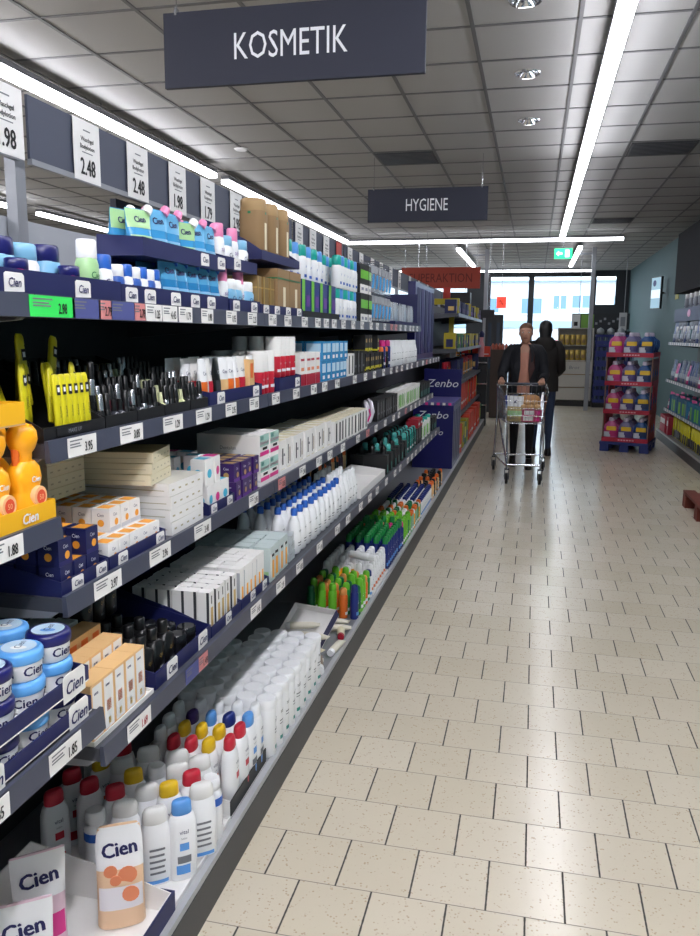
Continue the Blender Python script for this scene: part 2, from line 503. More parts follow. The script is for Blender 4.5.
# downlights
spotm = mat('downlight lens', (.8, .8, .85), .2, emit=(1, 1, 1), es=3)
def downlight(x, y, label):
    r = empty('downlight', (x, y, CZ), 0, label, 'light', 'round adjustable downlights in the ceiling')
    M = Matrix.Rotation(math.radians(22), 4, 'X')
    b = MB(); 
    pts = []
    b.loft([(-.008, .085, .085), (-.008, .062, .062), (.03, .058, .058)], silver, 20, cap=False)
    b.loft([(-.0005, .09, .09), (-.008, .085, .085)], silver, 20, cap=False)
    b.build('ring', r)
    b = MB(); b.loft([(-.03, .05, .05), (-.015, .056, .056), (.02, .05, .05)], steel, 18, M=M); b.build('lamp_head', r)
    b = MB(); b.disc((0, 0, -.032), (1, 0, 0), (0, -1, 0), .04, spotm, M=M, seg=16); b.build('lens', r)
for i, y in enumerate((4.65, 5.86, 7.08)):
    downlight(-.13, y, ['nearest', 'middle', 'farthest'][i]+' round downlight in the ceiling tiles between the KOSMETIK sign and aisle strip')
# vents / dark tiles
ventm = mat('dark vent tile', '#3d3e40', .7)
def vent(x0, x1, y0, y1, label):
    r = empty('ceiling_vent', ((x0+x1)/2, (y0+y1)/2, CZ), 0, label, 'vent')
    hx, hy = (x1-x0)/2, (y1-y0)/2
    b = MB(); b.box(-hx, hx, -hy, hy, -.012, -.0065, ventm); b.build('plate', r)
    b = MB()
    for k in range(9): b.box(-hx+.02, hx-.02, -hy+.03+k*(2*hy-.06)/9, -hy+.045+k*(2*hy-.06)/9, -.018, -.0121, dgrey)
    b.build('louvres', r)
vent(-1.62, -1.04, 8.02, 8.58, 'dark grey vent tile in the ceiling above the HYGIENE sign')
vent(.78, 1.36, 8.02, 8.58, 'grey perforated vent tile in the ceiling right of the aisle strip')
vent(.78, 1.36, 12.9, 13.4, 'grey vent tile far along the ceiling near the cross strip')
b = MB(); b.loft([(CZ-.02, .055, .055), (CZ-.0055, .07, .07)], white, 18, cx=-2.83, cy=7.6)
tag(b.build('smoke_detector'), 'small round white smoke detector on the ceiling above left shelving', 'smoke detector')

# ------------------------------------------------------------------ hanging signs
def sign(x0, x1, y, z0, z1, m, txt, th, label, tm=inkw, cx=None, wires=True, sx=.72, bold=0):
    r = empty('hanging_sign', ((x0+x1)/2, y, (z0+z1)/2), 0, label, 'sign')
    hx, hz = (x1-x0)/2, (z1-z0)/2
    b = MB(); b.box(-hx, hx, -.012, .012, -hz, hz, m)
    b.text(txt, ((cx or 0), -.0125, 0), X_, Z_, th, tm, sx=sx, bold=bold)
    b.build('board', r, bevel=.002)
    if wires:
        for s in (-1, 1):
            b = MB(); b.tube([(s*(hx-.06), 0, hz-.01), (s*(hx-.06), 0, CZ-(z0+z1)/2)], .0025, steel, 5)
            b.box(s*(hx-.06)-.006, s*(hx-.06)+.006, -.015, .015, hz-.012, hz+.02, silver); b.build('wire', r)
    return r
sign(-1.71, -.51, 3.62, 2.605, 2.925, slate, 'KOSMETIK', .112, 'large dark slate hanging sign reading KOSMETIK in white letters', sx=.70)
sign(-1.71, -.51, 8.22, 2.62, 2.94, slate, 'HYGIENE', .118, 'dark slate hanging sign reading HYGIENE, farther along the aisle', sx=.62)
sign(-2.30, -.95, 14.0, 2.29, 2.645, mat('brick red board', '#a8402f', .6), 'SUPERAKTION', .15, 'brick red hanging sign reading SUPERAKTION before the checkouts', tm=mat('dark red letters', '#6b241c', .6), sx=.78)
# exit sign
r = empty('exit_sign', (.41, 14.56, 2.90), 0, 'green emergency exit sign with white arrow and running figure', 'sign')
exg = mat('lit green sign', '#12a860', .4, emit=(.02, .55, .22), es=.9)
exw = mat('lit white symbol', '#e8fff0', .4, emit=(.85, 1, .9), es=1.1)
b = MB(); b.box(-.15, .15, -.025, .025, -.085, .085, exg)
b.prism([(-.12, 0), (-.075, .045), (-.075, .018), (-.02, .018), (-.02, -.018), (-.075, -.018), (-.075, -.045)], -.029, -.0255, exw)
b.prism([(.03, -.06), (.10, -.06), (.10, .06), (.03, .06)], -.029, -.0255, exw)
b.prism([(.05, -.05), (.075, -.01), (.06, .02), (.085, .02), (.085, -.0), (.09, -.05), (.078, -.05), (.07, -.02), (.06, -.05)], -.031, -.0295, exg)
b.disc((.073, -.030, .038), X_, Z_, .012, exg, lift=.001); b.build('sign_face', r)
b = MB(); b.tube([(0, 0, .085), (0, 0, .20)], .006, steel, 6); b.build('bracket', r)
# red square sign and poles
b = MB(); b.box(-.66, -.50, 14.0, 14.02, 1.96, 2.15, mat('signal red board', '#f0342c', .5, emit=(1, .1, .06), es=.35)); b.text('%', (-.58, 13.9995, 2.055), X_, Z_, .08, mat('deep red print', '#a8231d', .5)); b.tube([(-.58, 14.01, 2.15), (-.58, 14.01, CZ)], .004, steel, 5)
tag(b.build('checkout_sign'), 'small bright red square sign hanging at the checkouts', 'sign')
for i, (x, lb) in enumerate(((1.08, 'slim grey metal pole rising to the ceiling beside the white cabinet'), (-1.03, 'slim grey metal pole with cross arm left of the exit sign'))):
    r = empty('pole', (x, 17.05 if i else 17.0, 0), 0, lb, 'pole')
    b = MB(); b.box(-.04, .04, -.04, .04, 0, CZ, post_m); b.build('post', r)
    b = MB(); b.box(-.30, -.04, -.02, .02, CZ-.14, CZ-.10, post_m); b.build('arm', r)

# ------------------------------------------------------------------ left shelving
YB = 1.29
MOD = [(.04, YB, 'A')]+[(YB+1.25*i, YB+1.25*(i+1), 'B') for i in range(5)]
XB = -1.36
SECT = ['nearest', 'second', 'third', 'fourth', 'fifth', 'sixth']
def gondola(y0, y1, name, xb=XB, xf=-.76, s=1, zt=1.81, deck=.125, far=False):
    r = empty('shelving_frame', (0, (y0+y1)/2, 0), 0, name, 'shelving')
    h = (y1-y0)/2
    b = MB(); b.box(*sorted((xb, xb-s*.03)), -h, h, 0, zt, backp_m, front=backp_m); b.build('back_panel', r)
    b = MB(); b.box(*sorted((xb, xf-s*.012)), -h+.002, h-.002, deck-.03, deck, mat('mid grey deck enamel', '#85878c', .4)); b.build('base_deck', r)
    b = MB(); b.box(*sorted((xf-s*.015, xf)), -h, h, 0, deck-.012, kick_m); b.build('kickplate', r)
    b = MB(); b.box(*sorted((xf-s*.022, xf-s*.002)), -h, h, deck-.012, deck+.006, deck_m); b.build('deck_lip', r)
    return r
gondola(.04, YB, 'nearest section of the left shelving frame, dark back and plinth', zt=1.60)
for i in range(5):
    g = gondola(YB+1.25*i, YB+1.25*(i+1), f'{SECT[i+1]} section of the left shelving frame, dark back and plinth', zt=1.60 if i < 1 else 1.81)
    # upright carrying the banner
for i in range(9):
    y = 2.02+1.25*i
    b = MB(); b.box(-1.425, -1.392, y-.022, y+.022, 0 if i < 0 else 1.2, 2.145, post_m)
    tag(b.build('shelf_upright'), f'silver upright post holding the banner board, {ORD[i]} from near end', 'post', 'banner uprights on the left shelving')
b = MB(); b.box(-1.46, -1.43, .04, 2.60, .1, 1.81, lback_m); b.box(-1.462, -1.428, 2.02-.003, 2.02+.003, .1, 1.815, dgrey)
tag(b.build('partition_board'), 'pale grey rear panel showing above the top shelf near the post', 'panel')
# cards
PRICE_TINY = {}
def price_text(s): return s
def card(parent, y, w, h, s, m=white_card, tm=ink, dx=0, lines=True, big=.62, name='price_card'):
    b = MB()
    w = w*1.36 if w in (.075, .08) else w*1.3 if w < .075 and w > .055 else w*1.15
    b.box(.0, .0012, y-w/2, y+w/2, -h/2, h/2, m)
    o = (.0012, y, 0)
    if s:
        b.text(s, (.0012, y+w*.20, -h*.08), Y_, Z_, h*big*.8, tm, sx=.62, bold=.03)
    if lines:
        for k, (a, c) in enumerate(((.30, .42), (.12, .34), (-.02, .38))):
            b.rect(o, Y_, Z_, -w*.44, -w*(.44-c), h*a, h*(a+.07), inkg)
    c = b.build(name, parent)
    c.location = (dx, 0, 0)
    return c
def shelf(y0, y1, zs, xf, label, cards, xb=XB, s=1, endl=False, plain=False, railc=None, railh=.042):
    # zs is the top of the rail; cards = (y, width, text, material)
    r = empty('store_shelf', (0, (y0+y1)/2, zs), 0, label, 'shelf', None)
    h = (y1-y0)/2
    b = MB(); b.box(*sorted((xb+s*.001, xf-s*.003)), -h+.0015, h-.0015, -.033, -.006, shelf_m)
    for e in (-1, 1):
        yy = sorted((e*(h-.0015), e*(h-.012)))
        pts = [(xb+s*.003, -.033), (xf-s*.012, -.033), (xf-s*.03, -.046), (xb+s*.003, -.085)]
        b.prism(pts if s > 0 else pts[::-1], yy[0], yy[1], post_m if e < 0 and endl else shelf_m)
    b.build('shelf_board', r)
    b = MB()
    t = .01
    pts = [(xf-s*.002, -railh), (xf+s*t, -railh+.001), (xf+s*(t-.004), .0), (xf-s*.002, .0)]
    b.prism(pts, -h+.001, h-.001, railc or rail_m)
    rl = b.build('price_rail', r)
    for (yc, w, tx, m, tm) in cards:
        c = card(rl, 0, w, railh*.90, tx, m or white_card, tm or ink)
        c.location = (xf+s*(t-.0012), yc-(y0+y1)/2, -railh/2)
        c.rotation_euler = (0, 0, 0 if s > 0 else PI)
    return r
BPR = ['1.88', '2.48', '1.98', '3.95', '0.95', '1.65', '2.95', '1.49', '0.85', '2.25', '1.29', '3.45']
def cards_auto(y0, y1, first=None, dens=.2, w=.062, pal=None):
    out = []; y = y0+.08
    while y < y1-.04:
        out.append((y, w, random.choice(BPR), random.choice(pal) if pal else None, None))
        y += dens*random.uniform(.7, 1.25)
    return out
saleb = mat('violet blue sale card', '#4d548f', .5)
redt = mat('red topped card', '#d98a8a', .5)
LV = {'top': (1.566, -.880), 's2': (1.300, -.870), 's3': (1.004, -.850), 's4': (.706, -.785)}
NAMEL = {'top': 'top', 's2': 'second from top', 's3': 'third from top', 's4': 'lowest raised'}
# near section A
shelf(.04, YB, 1.566, -.880, 'top shelf of the nearest left section, plain slate rail', [])
shelf(.04, YB, 1.161, -.850, 'middle shelf of nearest section carrying orange yellow bottles, price 1.88', [(1.12, .085, '1.88', None, None), (.9, .085, '1.88', None, None)])
shelf(.04, YB, .791, -.780, 'lower shelf of nearest section carrying the cream jars, price 1.85', [(1.155, .085, '1.85', None, None), (.95, .085, '1.85', None, None)], railh=.044)
for i in range(5):
    y0, y1 = YB+1.25*i, YB+1.25*(i+1)
    for k, (z, xf) in LV.items():
        if k == 'top' and i >= 4: continue
        if i == 4 and k in ('s3', 's4'): y1 = 6.95
        else: y1 = YB+1.25*(i+1)
        cs = None
        if i == 0:
            if k == 'top':
                cs = [(1.34, .125, '2.98', neon, ink)]+[(1.455, .09, '', saleb, None), (1.525, .045, '2.79', redt, ink), (1.60, .09, '', saleb, None), (1.675, .045, '2.79', redt, ink)]
                cs += [(y, .062, t, None, None) for y, t in ((1.745, '1.25'), (1.83, '4.45'), (1.92, '1.79'), (2.06, '1.98'), (2.24, '0.95'), (2.42, '2.25'))]
            elif k == 's2': cs = [(1.40, .075, '3.95', None, None), (1.60, .075, '3.85', None, None), (1.81, .08, '1.29', None, None), (2.0, .075, '1.29', None, None), (2.2, .065, '2.95', None, None), (2.4, .065, '1.95', None, None)]
            elif k == 's3': cs = [(1.44, .08, '3.97', None, None), (1.68, .08, '3.96', None, None), (1.93, .08, '3.48', None, None), (2.33, .065, '2.95', None, None)]
            else: cs = [(1.43, .075, '1.69', None, mat('red ink', '#b5202a', .5)), (1.70, .06, '', saleb, None), (1.765, .05, '1.49', redt, ink), (2.16, .07, '1.45', None, None), (2.40, .07, '2.95', None, None)]
        else:
            cs = cards_auto(y0, y1, dens=.19 if k == 'top' else .24, pal=[white_card]*6+[redt])
        shelf(y0, y1, z, xf, f'{NAMEL[k]} shelf of the {SECT[i+1]} left section, slate rail with price cards', cs, endl=(i == 0))
b = MB(); b.box(-1.455, -1.432, 2.61, 5.6, 1.0, 1.955, slate); b.text('nova', (-1.432, 2.95, 1.90), Y_, Z_, .05, inkw, sx=1.0)
tag(b.build('rear_board'), 'dark slate rear board under the banner above the soap bags', 'board')
# banner board with posters
for i in range(9):
    y0, y1 = 2.045+1.25*i, 2.045+1.25*(i+1)-.05
    r = empty('banner_board', (-1.38, (y0+y1)/2, 2.04), 0, f'dark slate banner board above the shelving, {ORD[i]} from near end', 'board', 'banner boards above the left shelving')
    h = (y1-y0)/2
    b = MB(); b.box(-.004, .004, -h, h, -.072, .095, slate2); b.build('panel', r)
    b = MB(); b.box(-.006, .010, -h, h, -.088, -.072, post_m); b.build('lower_rail', r)
b = MB(); b.box(-1.384, -1.376, .9, 1.995, 1.968, 2.135, slate2); b.box(-1.386, -1.37, .9, 1.995, 1.952, 1.968, post_m)
tag(b.build('banner_board'), 'banner board at the left edge of view, before the silver post', 'board')
PO = [(1.935, '1.98'), (2.328, '2.48'), (2.655, '2.48'), (2.975, '1.98'), (3.27, '1.79'), (3.60, '2.98'), (3.95, '1.98'), (4.25, '2.48'), (4.62, '1.49'), (4.92, '0.95'), (5.25, '1.98'), (5.6, ''), (5.95, '2.48'), (6.35, '1.98'), (6.8, '2.48'), (7.2, '1.79'), (7.7, '1.98'), (8.2, '1.98'), (8.9, '2.48'), (9.6, '1.98'), (10.4, '1.98')]
for i, (y, t) in enumerate(PO):
    r_ = MB(); w, h = .148, .178
    mm = white_card if i != 11 else mat('red poster', '#c2463f', .6)
    r_.box(0, .002, -w/2, w/2, -h/2, h/2, mm)
    if t:
        r_.text(t, (.002, 0, -.047), Y_, Z_, .048, ink, sx=.72, bold=.04)
        r_.text('Waschgel', (.002, 0, .032), Y_, Z_, .017, ink, bold=.02); r_.text('Bodylotion', (.002, 0, .010), Y_, Z_, .017, ink, bold=.02)
        r_.rect((.002, 0, 0), Y_, Z_, -.02, .02, .058, .062, inkg); r_.rect((.002, 0, 0), Y_, Z_, -.03, .03, -.006, -.003, inkg)
    o = r_.build('price_poster'); o.location = (-1.370, y, 2.045)
    tag(o, f'white price poster{" reading "+t if t else ", red one,"} hanging on the banner, {ORD[i]} from near end', 'poster', 'price posters on the banner boards')

# ------------------------------------------------------------------ product kinds (front faces +X, base at z=0)
def ring_at(rings, z):
    for a, b in zip(rings, rings[1:]):
        if a[0] <= z <= b[0]:
            t = (z-a[0])/(b[0]-a[0]+1e-9)
            return a[1]+(b[1]-a[1])*t, a[2]+(b[2]-a[2])*t
    return rings[-1][1], rings[-1][2]
def patch(b, rings, z0, z1, a0, a1, m, n=2, lift=.0007, k=6, nz=3, M=None):
    v = []; f = []
    for j in range(nz+1):
        z = z0+(z1-z0)*j/nz
        rx, ry = ring_at(rings, z)
        for i in range(k+1):
            x, y = sup(math.radians(a0+(a1-a0)*i/k), rx+lift, ry+lift, n)
            v.append((x, y, z))
    for j in range(nz):
        for i in range(k):
            f.append((j*(k+1)+i, j*(k+1)+i+1, (j+1)*(k+1)+i+1, (j+1)*(k+1)+i))
    b.add(v, f, m, True, M)
def wrap_text(b, rings, s, zc, h, m, n=2, sx=.8, rot=0, lift=.0012, bold=0, side=1, M=None):
    c, sn = math.cos(rot), math.sin(rot)
    def wp(a, q):
        a, q = a*c-q*sn, a*sn+q*c
        rx, ry = ring_at(rings, zc+q)
        t = min(.999, abs(a)/max(ry, 1e-4))
        x = (rx)*(1-t**n)**(1/n)+lift
        return Vector((side*x, side*a, zc+q))
    b.text(s, (0, 0, 0), Y_, Z_, h, m, sx=sx, warp=wp, bold=bold, M=M)

def bottle(name, rings, body, cap_rings, capm, deco=None, n=2.4, seg=16, cn=2, capname='cap'):
    def f():
        r = empty(name)
        b = MB(); b.loft(rings, body, seg, n)
        if deco: deco(b, rings)
        b.build('body', r)
        c = MB(); c.loft(cap_rings, capm, seg, cn); c.build(capname, r)
        return r
    return f
# flat white lotion bottles, coloured flip caps
def lotion(capm, dot, txt='ISANA'):
    rings = [(0, .020, .033), (.005, .023, .036), (.09, .024, .038), (.15, .022, .036), (.172, .017, .030), (.178, .012, .022)]
    def deco(b, R_):
        for s in (1, -1):
            wrap_text(b, R_, 'vital', .135, .011, inkn, n=2.4, rot=0, sx=.9, side=s)
            wrap_text(b, R_, 'lotion', .118, .005, inkg, n=2.4, sx=.9, side=s)
        patch(b, R_, .085, .105, -14, 14, dot, 2.4); patch(b, R_, .02, .045, -30, 18, dot, 2.4)
        patch(b, R_, .05, .07, -24, 22, inkg, 2.4, nz=1) if dot is skyb else None
        patch(b, R_, .03, .12, 158, 202, mat('back label', '#c9ccd4', .5), 2.4)
    cap = [(.176, .0155, .0245), (.180, .017, .026), (.202, .0155, .025), (.210, .013, .0225), (.213, .008, .017)]
    return bottle('lotion_bottle', rings, white, cap, capm, deco, n=2.4, cn=2.3)
for k, cm, dt in (('lot_red', red, red), ('lot_yel', yellow, orange), ('lot_blue', skyb, skyb), ('lot_white', white, skyb), ('lot_purple', purple, violet), ('lot_navy', dblue, dblue)):
    kind(k, 'bottle')(lotion(cm, dt))
# broad, flat white shower bottle with rounded white cap
def flask():
    R_ = [(0, .015, .034), (.004, .018, .037), (.08, .020, .040), (.15, .018, .036), (.168, .013, .030)]
    def deco(b, R):
        patch(b, R, .02, .12, 155, 205, mat('back label', '#c9ccd4', .5), 2.6)
        for i in range(5): patch(b, R, .035+i*.016, .041+i*.016, -22, 24-4*(i % 2), inkg, 2.6, nz=1, lift=.001)
        patch(b, R, .008, .018, -40, 40, skyb, 2.6, nz=1)
    return bottle('shower_gel_bottle', R_, white, [(.166, .0145, .031), (.17, .016, .033), (.196, .014, .031), (.206, .010, .026), (.208, .005, .018)], offwhite, deco, n=2.6)
kind('flask', 'bottle')(flask())
# round white tub-like bottle with blue band and white lid
kind('roundblue', 'bottle')(bottle('cream_bottle', [(0, .026, .026), (.01, .030, .030), (.13, .030, .030), (.15, .022, .022)], white,
     [(.148, .024, .024), (.152, .026, .026), (.175, .025, .025), (.18, .020, .020)], white, lambda b, R: patch(b, R, .105, .128, -180, 180, blue, 2, k=16, nz=1), n=2))
# tall white cylinder with lid
def canister():
    R_ = [(0, .030, .030), (.003, .032, .032), (.165, .032, .032), (.17, .030, .030)]
    def deco(b, R):
        for a in (0,):
            wrap_text(b, R, 'soft', .125, .013, ink, n=2, sx=.9)
            patch(b, R, .09, .094, -30, 20, inkg, nz=1); patch(b, R, .08, .083, -30, 5, inkg, nz=1)
            patch(b, R, .025, .038, -28, 10, teal, nz=1)
        patch(b, R, .02, .10, 150, 215, mat('back label', '#c9ccd4', .5))
    return bottle('cotton_pad_tub', R_, white, [(.168, .0325, .0325), (.171, .034, .034), (.193, .034, .034), (.198, .031, .031)], white, deco, n=2, seg=18, capname='lid')
kind('canister', 'tub')(canister())
# cream jars
def jar(lidm, body=white, r_=.039, h=.054):
    def f():
        r = empty('cream_jar')
        R_ = [(0, r_*.80, r_*.80), (.004, r_*.9, r_*.9), (h*.62, r_*.95, r_*.95), (h*.66, r_*.95, r_*.95)]
        b = MB(); b.loft(R_, body, 24)
        for a in (0, PI/2, PI, -PI/2):
            M = Matrix.Rotation(a-.5, 4, 'Z')
            wrap_text(b, R_, 'Cien', h*.36, .016, inkn, sx=.95, bold=.03, M=M)
        b.build('jar_body', r)
        c = MB(); c.loft([(h*.60, r_*.99, r_*.99), (h*.64, r_*1.02, r_*1.02), (h*.86, r_*1.02, r_*1.02), (h*.95, r_*.97, r_*.97), (h, r_*.84, r_*.84)], lidm, 24)
        c.disc((0, 0, h), X_, Y_, r_*.74, mat('jar lid print', '#bfd6ea', .4), lift=.0006, seg=20)
        c.disc((r_*.05, -r_*.2, h), X_, Y_, r_*.36, skyb if lidm is navy_p else white, lift=.0012, seg=14, r2=r_*.2)
        c.text('Cien', (0, r_*.1, h), Y_, (-1, 0, 0), .012, inkn, lift=.0018)
        c.build('lid', r)
        return r
    return f
kind('jar_navy', 'jar')(jar(navy_p)); kind('jar_sky', 'jar')(jar(mat('bright sky lid', '#62a8ea', .3)))
# pale blue bottle with navy screw lid (top shelf)
def bluejar(bm, cm, h=.10, rx=.026, ry=.034, name='lotion_jar', txt='Cien', tm=inkn, capk=.3):
    R_ = [(0, rx*.9, ry*.9), (.004, rx, ry), (h*.60, rx, ry), (h*.70, rx*.85, ry*.85)]
    return bottle(name, R_, bm, [(h*.69, rx*.88, ry*.88), (h*.71, rx*.93, ry*.93), (h*.97, rx*.90, ry*.90), (h, rx*.8, ry*.8)], cm,
                  lambda b, R: (wrap_text(b, R, txt, h*.42, .014, tm, n=2.4, sx=.9), patch(b, R, h*.12, h*.2, -30, 30, tm, 2.4, nz=1)), n=2.4)
kind('bluejar', 'bottle')(bluejar(lblue, navy_p, .105))
kind('bluejar_w', 'bottle')(bluejar(lblue, white, .10))
kind('whitejar', 'bottle')(bluejar(white, lblue, .10))
kind('greenbot', 'bottle')(bluejar(lgreen, white, .125, .022, .026, 'face_tonic_bottle', 'Cien', dgreen))
kind('minibot', 'bottle')(bluejar(mat('blue striped print', '#3b62b4', .3), white, .085, .014, .018, 'small_bottle', 'C', inkw))
kind('minibot2', 'bottle')(bluejar(white, blue, .088, .014, .018, 'small_bottle', 'C', inkn))
kind('bluecap', 'bottle')(bluejar(white, blue, .10, .02, .024, 'small_bottle'))
kind('pinkcap', 'bottle')(bluejar(white, pink, .13, .018, .022, 'lotion_bottle', 'soft', violet))
kind('tealcap', 'bottle')(bluejar(white, mat('turquoise plastic', '#23a79a', .35), .15, .024, .032, 'shower_bottle', 'gel', blue))
kind('bluecapw', 'bottle')(bluejar(white, skyb, .15, .022, .030, 'shower_bottle', 'gel', blue))

def carton(name, w, d, h, base, deco=None, top=None, parts=None, near=None):
    # w along the shelf (Y), d into it (X), h up
    def f():
        b = MB(); b.box(-d/2, d/2, -w/2, w/2, 0, h, base, top=top)
        if near: b.rect((0, -w/2, 0), X_, Z_, -d/2, d/2, 0, h, near, lift=.0003)
        if deco: deco(b, w, d, h)
        return b.build(name)
    return f
def F(b, w, d, h):   # front, near, top faces
    return (lambda u0, u1, v0, v1, m: b.rect((d/2, 0, 0), Y_, Z_, u0*w, u1*w, v0*h, v1*h, m)), \
           (lambda u0, u1, v0, v1, m: b.rect((0, -w/2, 0), X_, Z_, u0*d, u1*d, v0*h, v1*h, m)), \
           (lambda u0, u1, v0, v1, m: b.rect((0, 0, h), Y_, (-1, 0, 0), u0*w, u1*w, v0*d, v1*d, m))
def d_cube(c1, c2, t='Cien', tm=inkw):
    def g(b, w, d, h):
        f, n, tp = F(b, w, d, h)
        tp(-.38, .38, -.38, .30, c2)
        f(-.5, .5, .0, .18, c1); b.disc((d/2, w*.12, h*.36), Y_, Z_, h*.16, c2); b.disc((0, -w/2, h*.36), X_, Z_, h*.16, c2)
        b.text(t, (d/2, -.0, h*.72), Y_, Z_, h*.15, tm, sx=.8); b.text(t, (0, -w/2, h*.72), X_, Z_, h*.15, tm, sx=.8)
    return g
kind('cube_navy', 'box')(carton('cream_carton', .045, .045, .052, navy, d_cube(navy_p, amber)))
kind('cube_white', 'box')(carton('cream_carton', .045, .045, .052, white_card, d_cube(mat('pale print', '#c9ccd4', .5), amber, tm=inkn)))
def d_gold(b, w, d, h):
    f, n, tp = F(b, w, d, h)
    for k in range(-2, 3): f(k*.19-.05, k*.19+.02, .38, .52, mat('faded gold print', '#b3a98c', .5))
    n(-.45, .45, .42, .48, mat('faded gold print', '#b3a98c', .5))
kind('box_gold', 'box')(carton('gift_carton', .15, .30, .026, cream, d_gold, top=mat('cream gold lid', '#c4b27d', .5)))
kind('box_long', 'box')(carton('gift_carton', .20, .26, .032, white_card, d_gold, top=mat('grey lid', '#c8c6bd', .5)))
def d_lines(c, t=None, tm=inkg, side=True):
    def g(b, w, d, h):
        f, n, tp = F(b, w, d, h)
        f(-.3, .3, .10, .30, c); f(-.32, .1, .80, .84, inkg); n(-.3, .3, .08, .3, c)
        if t: b.text(t, (d/2, 0, h*.62), Y_, Z_, min(h*.14, w*.3), tm, sx=.7); b.text(t, (0, -w/2, h*.62), X_, Z_, min(h*.12, d*.3), tm, sx=.7)
    return g
kind('tallwhite', 'box')(carton('serum_carton', .034, .035, .115, white_card, lambda b, w, d, h: (F(b, w, d, h)[0](-.22, .22, .05, .62, goldl), F(b, w, d, h)[0](-.12, .05, .7, .9, ink), F(b, w, d, h)[1](.28, .5, 0, 1, dgrey))))
kind('tallgrey', 'box')(carton('serum_carton', .034, .035, .115, white_card, lambda b, w, d, h: (F(b, w, d, h)[0](-.1, .3, .05, .5, sunny), F(b, w, d, h)[1](-.5, .5, 0, .9, mat('silver grey print', '#a8abb2', .5)))))
kind('mistbox', 'box')(carton('hand_care_carton', .05, .06, .115, mat('pale aqua card', '#c3d0d0', .5), lambda b, w, d, h: (F(b, w, d, h)[0](-.12, .26, .08, .6, sunny), F(b, w, d, h)[0](-.45, -.25, .1, .8, white_card), F(b, w, d, h)[0](-.2, .3, .7, .78, ink), F(b, w, d, h)[1](-.4, .4, .15, .3, lgreen))))
kind('greypack', 'box')(carton('wipes_pack', .07, .15, .03, mat('pale grey foil', '#b5bcc0', .3), d_lines(mat('pale aqua card', '#c3d0d0', .5)), top=mat('pale grey foil', '#b5bcc0', .3)))
def d_apri(b, w, d, h):
    f, n, tp = F(b, w, d, h)
    f(-.40, .40, .04, .96, white_card); f(-.25, .1, .80, .84, inkn); f(-.2, .2, .35, .55, salmon); f(-.1, .12, .1, .22, yellow)
kind('apricot', 'box')(carton('hand_cream_carton', .0435, .046, .118, lorange, d_apri))
kind('apricotl', 'box')(carton('hand_cream_carton', .0435, .046, .118, lorange, lambda b, w, d, h: (F(b, w, d, h)[0](-.3, .3, .5, .9, orange),)))
kind('smallwhite', 'box')(carton('ointment_carton', .042, .05, .09, white_card, lambda b, w, d, h: (F(b, w, d, h)[0](-.3, .35, .15, .75, mat('silver grey print', '#a8abb2', .5)), F(b, w, d, h)[0](-.1, .3, .55, .75, inkn))))
kind('pinkwhite', 'box')(carton('cleanser_carton', .048, .045, .075, white_card, lambda b, w, d, h: (F(b, w, d, h)[2](-.4, .4, -.4, .4, hotpink), b.disc((d/2, 0, h*.45), Y_, Z_, .013, hotpink, seg=12), b.disc((0, -w/2, h*.45), X_, Z_, .013, hotpink, seg=12))))
kind('bluewhite', 'box')(carton('cleanser_carton', .048, .045, .075, white_card, lambda b, w, d, h: (F(b, w, d, h)[2](-.4, .4, -.4, .4, cyan), b.disc((d/2, 0, h*.45), Y_, Z_, .013, cyan, seg=12), b.disc((0, -w/2, h*.45), X_, Z_, .013, cyan, seg=12))))
kind('purplebox', 'box')(carton('cream_carton', .045, .05, .055, purple, d_cube(violet, goldl)))
def d_pk(b, w, d, h):
    f, n, tp = F(b, w, d, h)
    f(-.5, .5, .55, 1, mat('mint print', '#a9cfc6', .5)); f(-.5, .5, .62, .74, hotpink); f(-.5, .5, .18, .34, hotpink); f(-.2, .3, .4, .5, ink); f(-.4, -.1, .8, .95, teal)
    b.text('Dentalux', (0, -w/2, h*.5), X_, Z_, .012, inkg, sx=.9); n(-.1, .5, .18, .24, mat('pale print', '#c9ccd4', .5))
kind('pinkbox', 'box')(carton('electric_brush_carton', .09, .22, .085, white_card, d_pk))
kind('whitetall', 'box')(carton('epilator_carton', .075, .09, .12, white_card, lambda b, w, d, h: (F(b, w, d, h)[0](-.12, .05, .25, .75, ink), F(b, w, d, h)[0](-.3, .3, .06, .13, cream), F(b, w, d, h)[0](.1, .3, .5, .58, inkg)), top=cream))
kind('whitetall2', 'box')(carton('shaver_carton', .055, .08, .12, white_card, lambda b, w, d, h: (F(b, w, d, h)[0](-.25, -.1, .2, .8, ink), F(b, w, d, h)[0](.1, .26, .25, .7, brown), F(b, w, d, h)[0](-.4, .4, .05, .12, cream)), top=cream))
kind('brownbox', 'box')(carton('gift_box', .10, .10, .115, brown, lambda b, w, d, h: (F(b, w, d, h)[0](-.5, .5, .78, .81, dgreen), F(b, w, d, h)[0](-.06, .14, .1, .62, cream), F(b, w, d, h)[1](-.5, .5, .78, .81, dgreen))))
kind('goldbox', 'box')(carton('gift_box', .055, .06, .125, gold, lambda b, w, d, h: (F(b, w, d, h)[0](-.45, -.25, 0, 1, goldl), F(b, w, d, h)[0](-.5, .5, .68, .72, goldl), F(b, w, d, h)[1](-.5, .5, .68, .72, goldl))))
kind('greenblue', 'box')(carton('toothpaste_carton', .125, .07, .15, dblue, lambda b, w, d, h: (F(b, w, d, h)[0](-.5, -.16, 0, 1, lime), F(b, w, d, h)[0](0, .4, .3, .6, violet))))
kind('makeup', 'box')(carton('makeup_carton', .04, .05, .07, blackc, lambda b, w, d, h: (F(b, w, d, h)[0](-.3, .3, .3, .5, silver), F(b, w, d, h)[2](-.3, .3, -.2, .2, dgrey))))
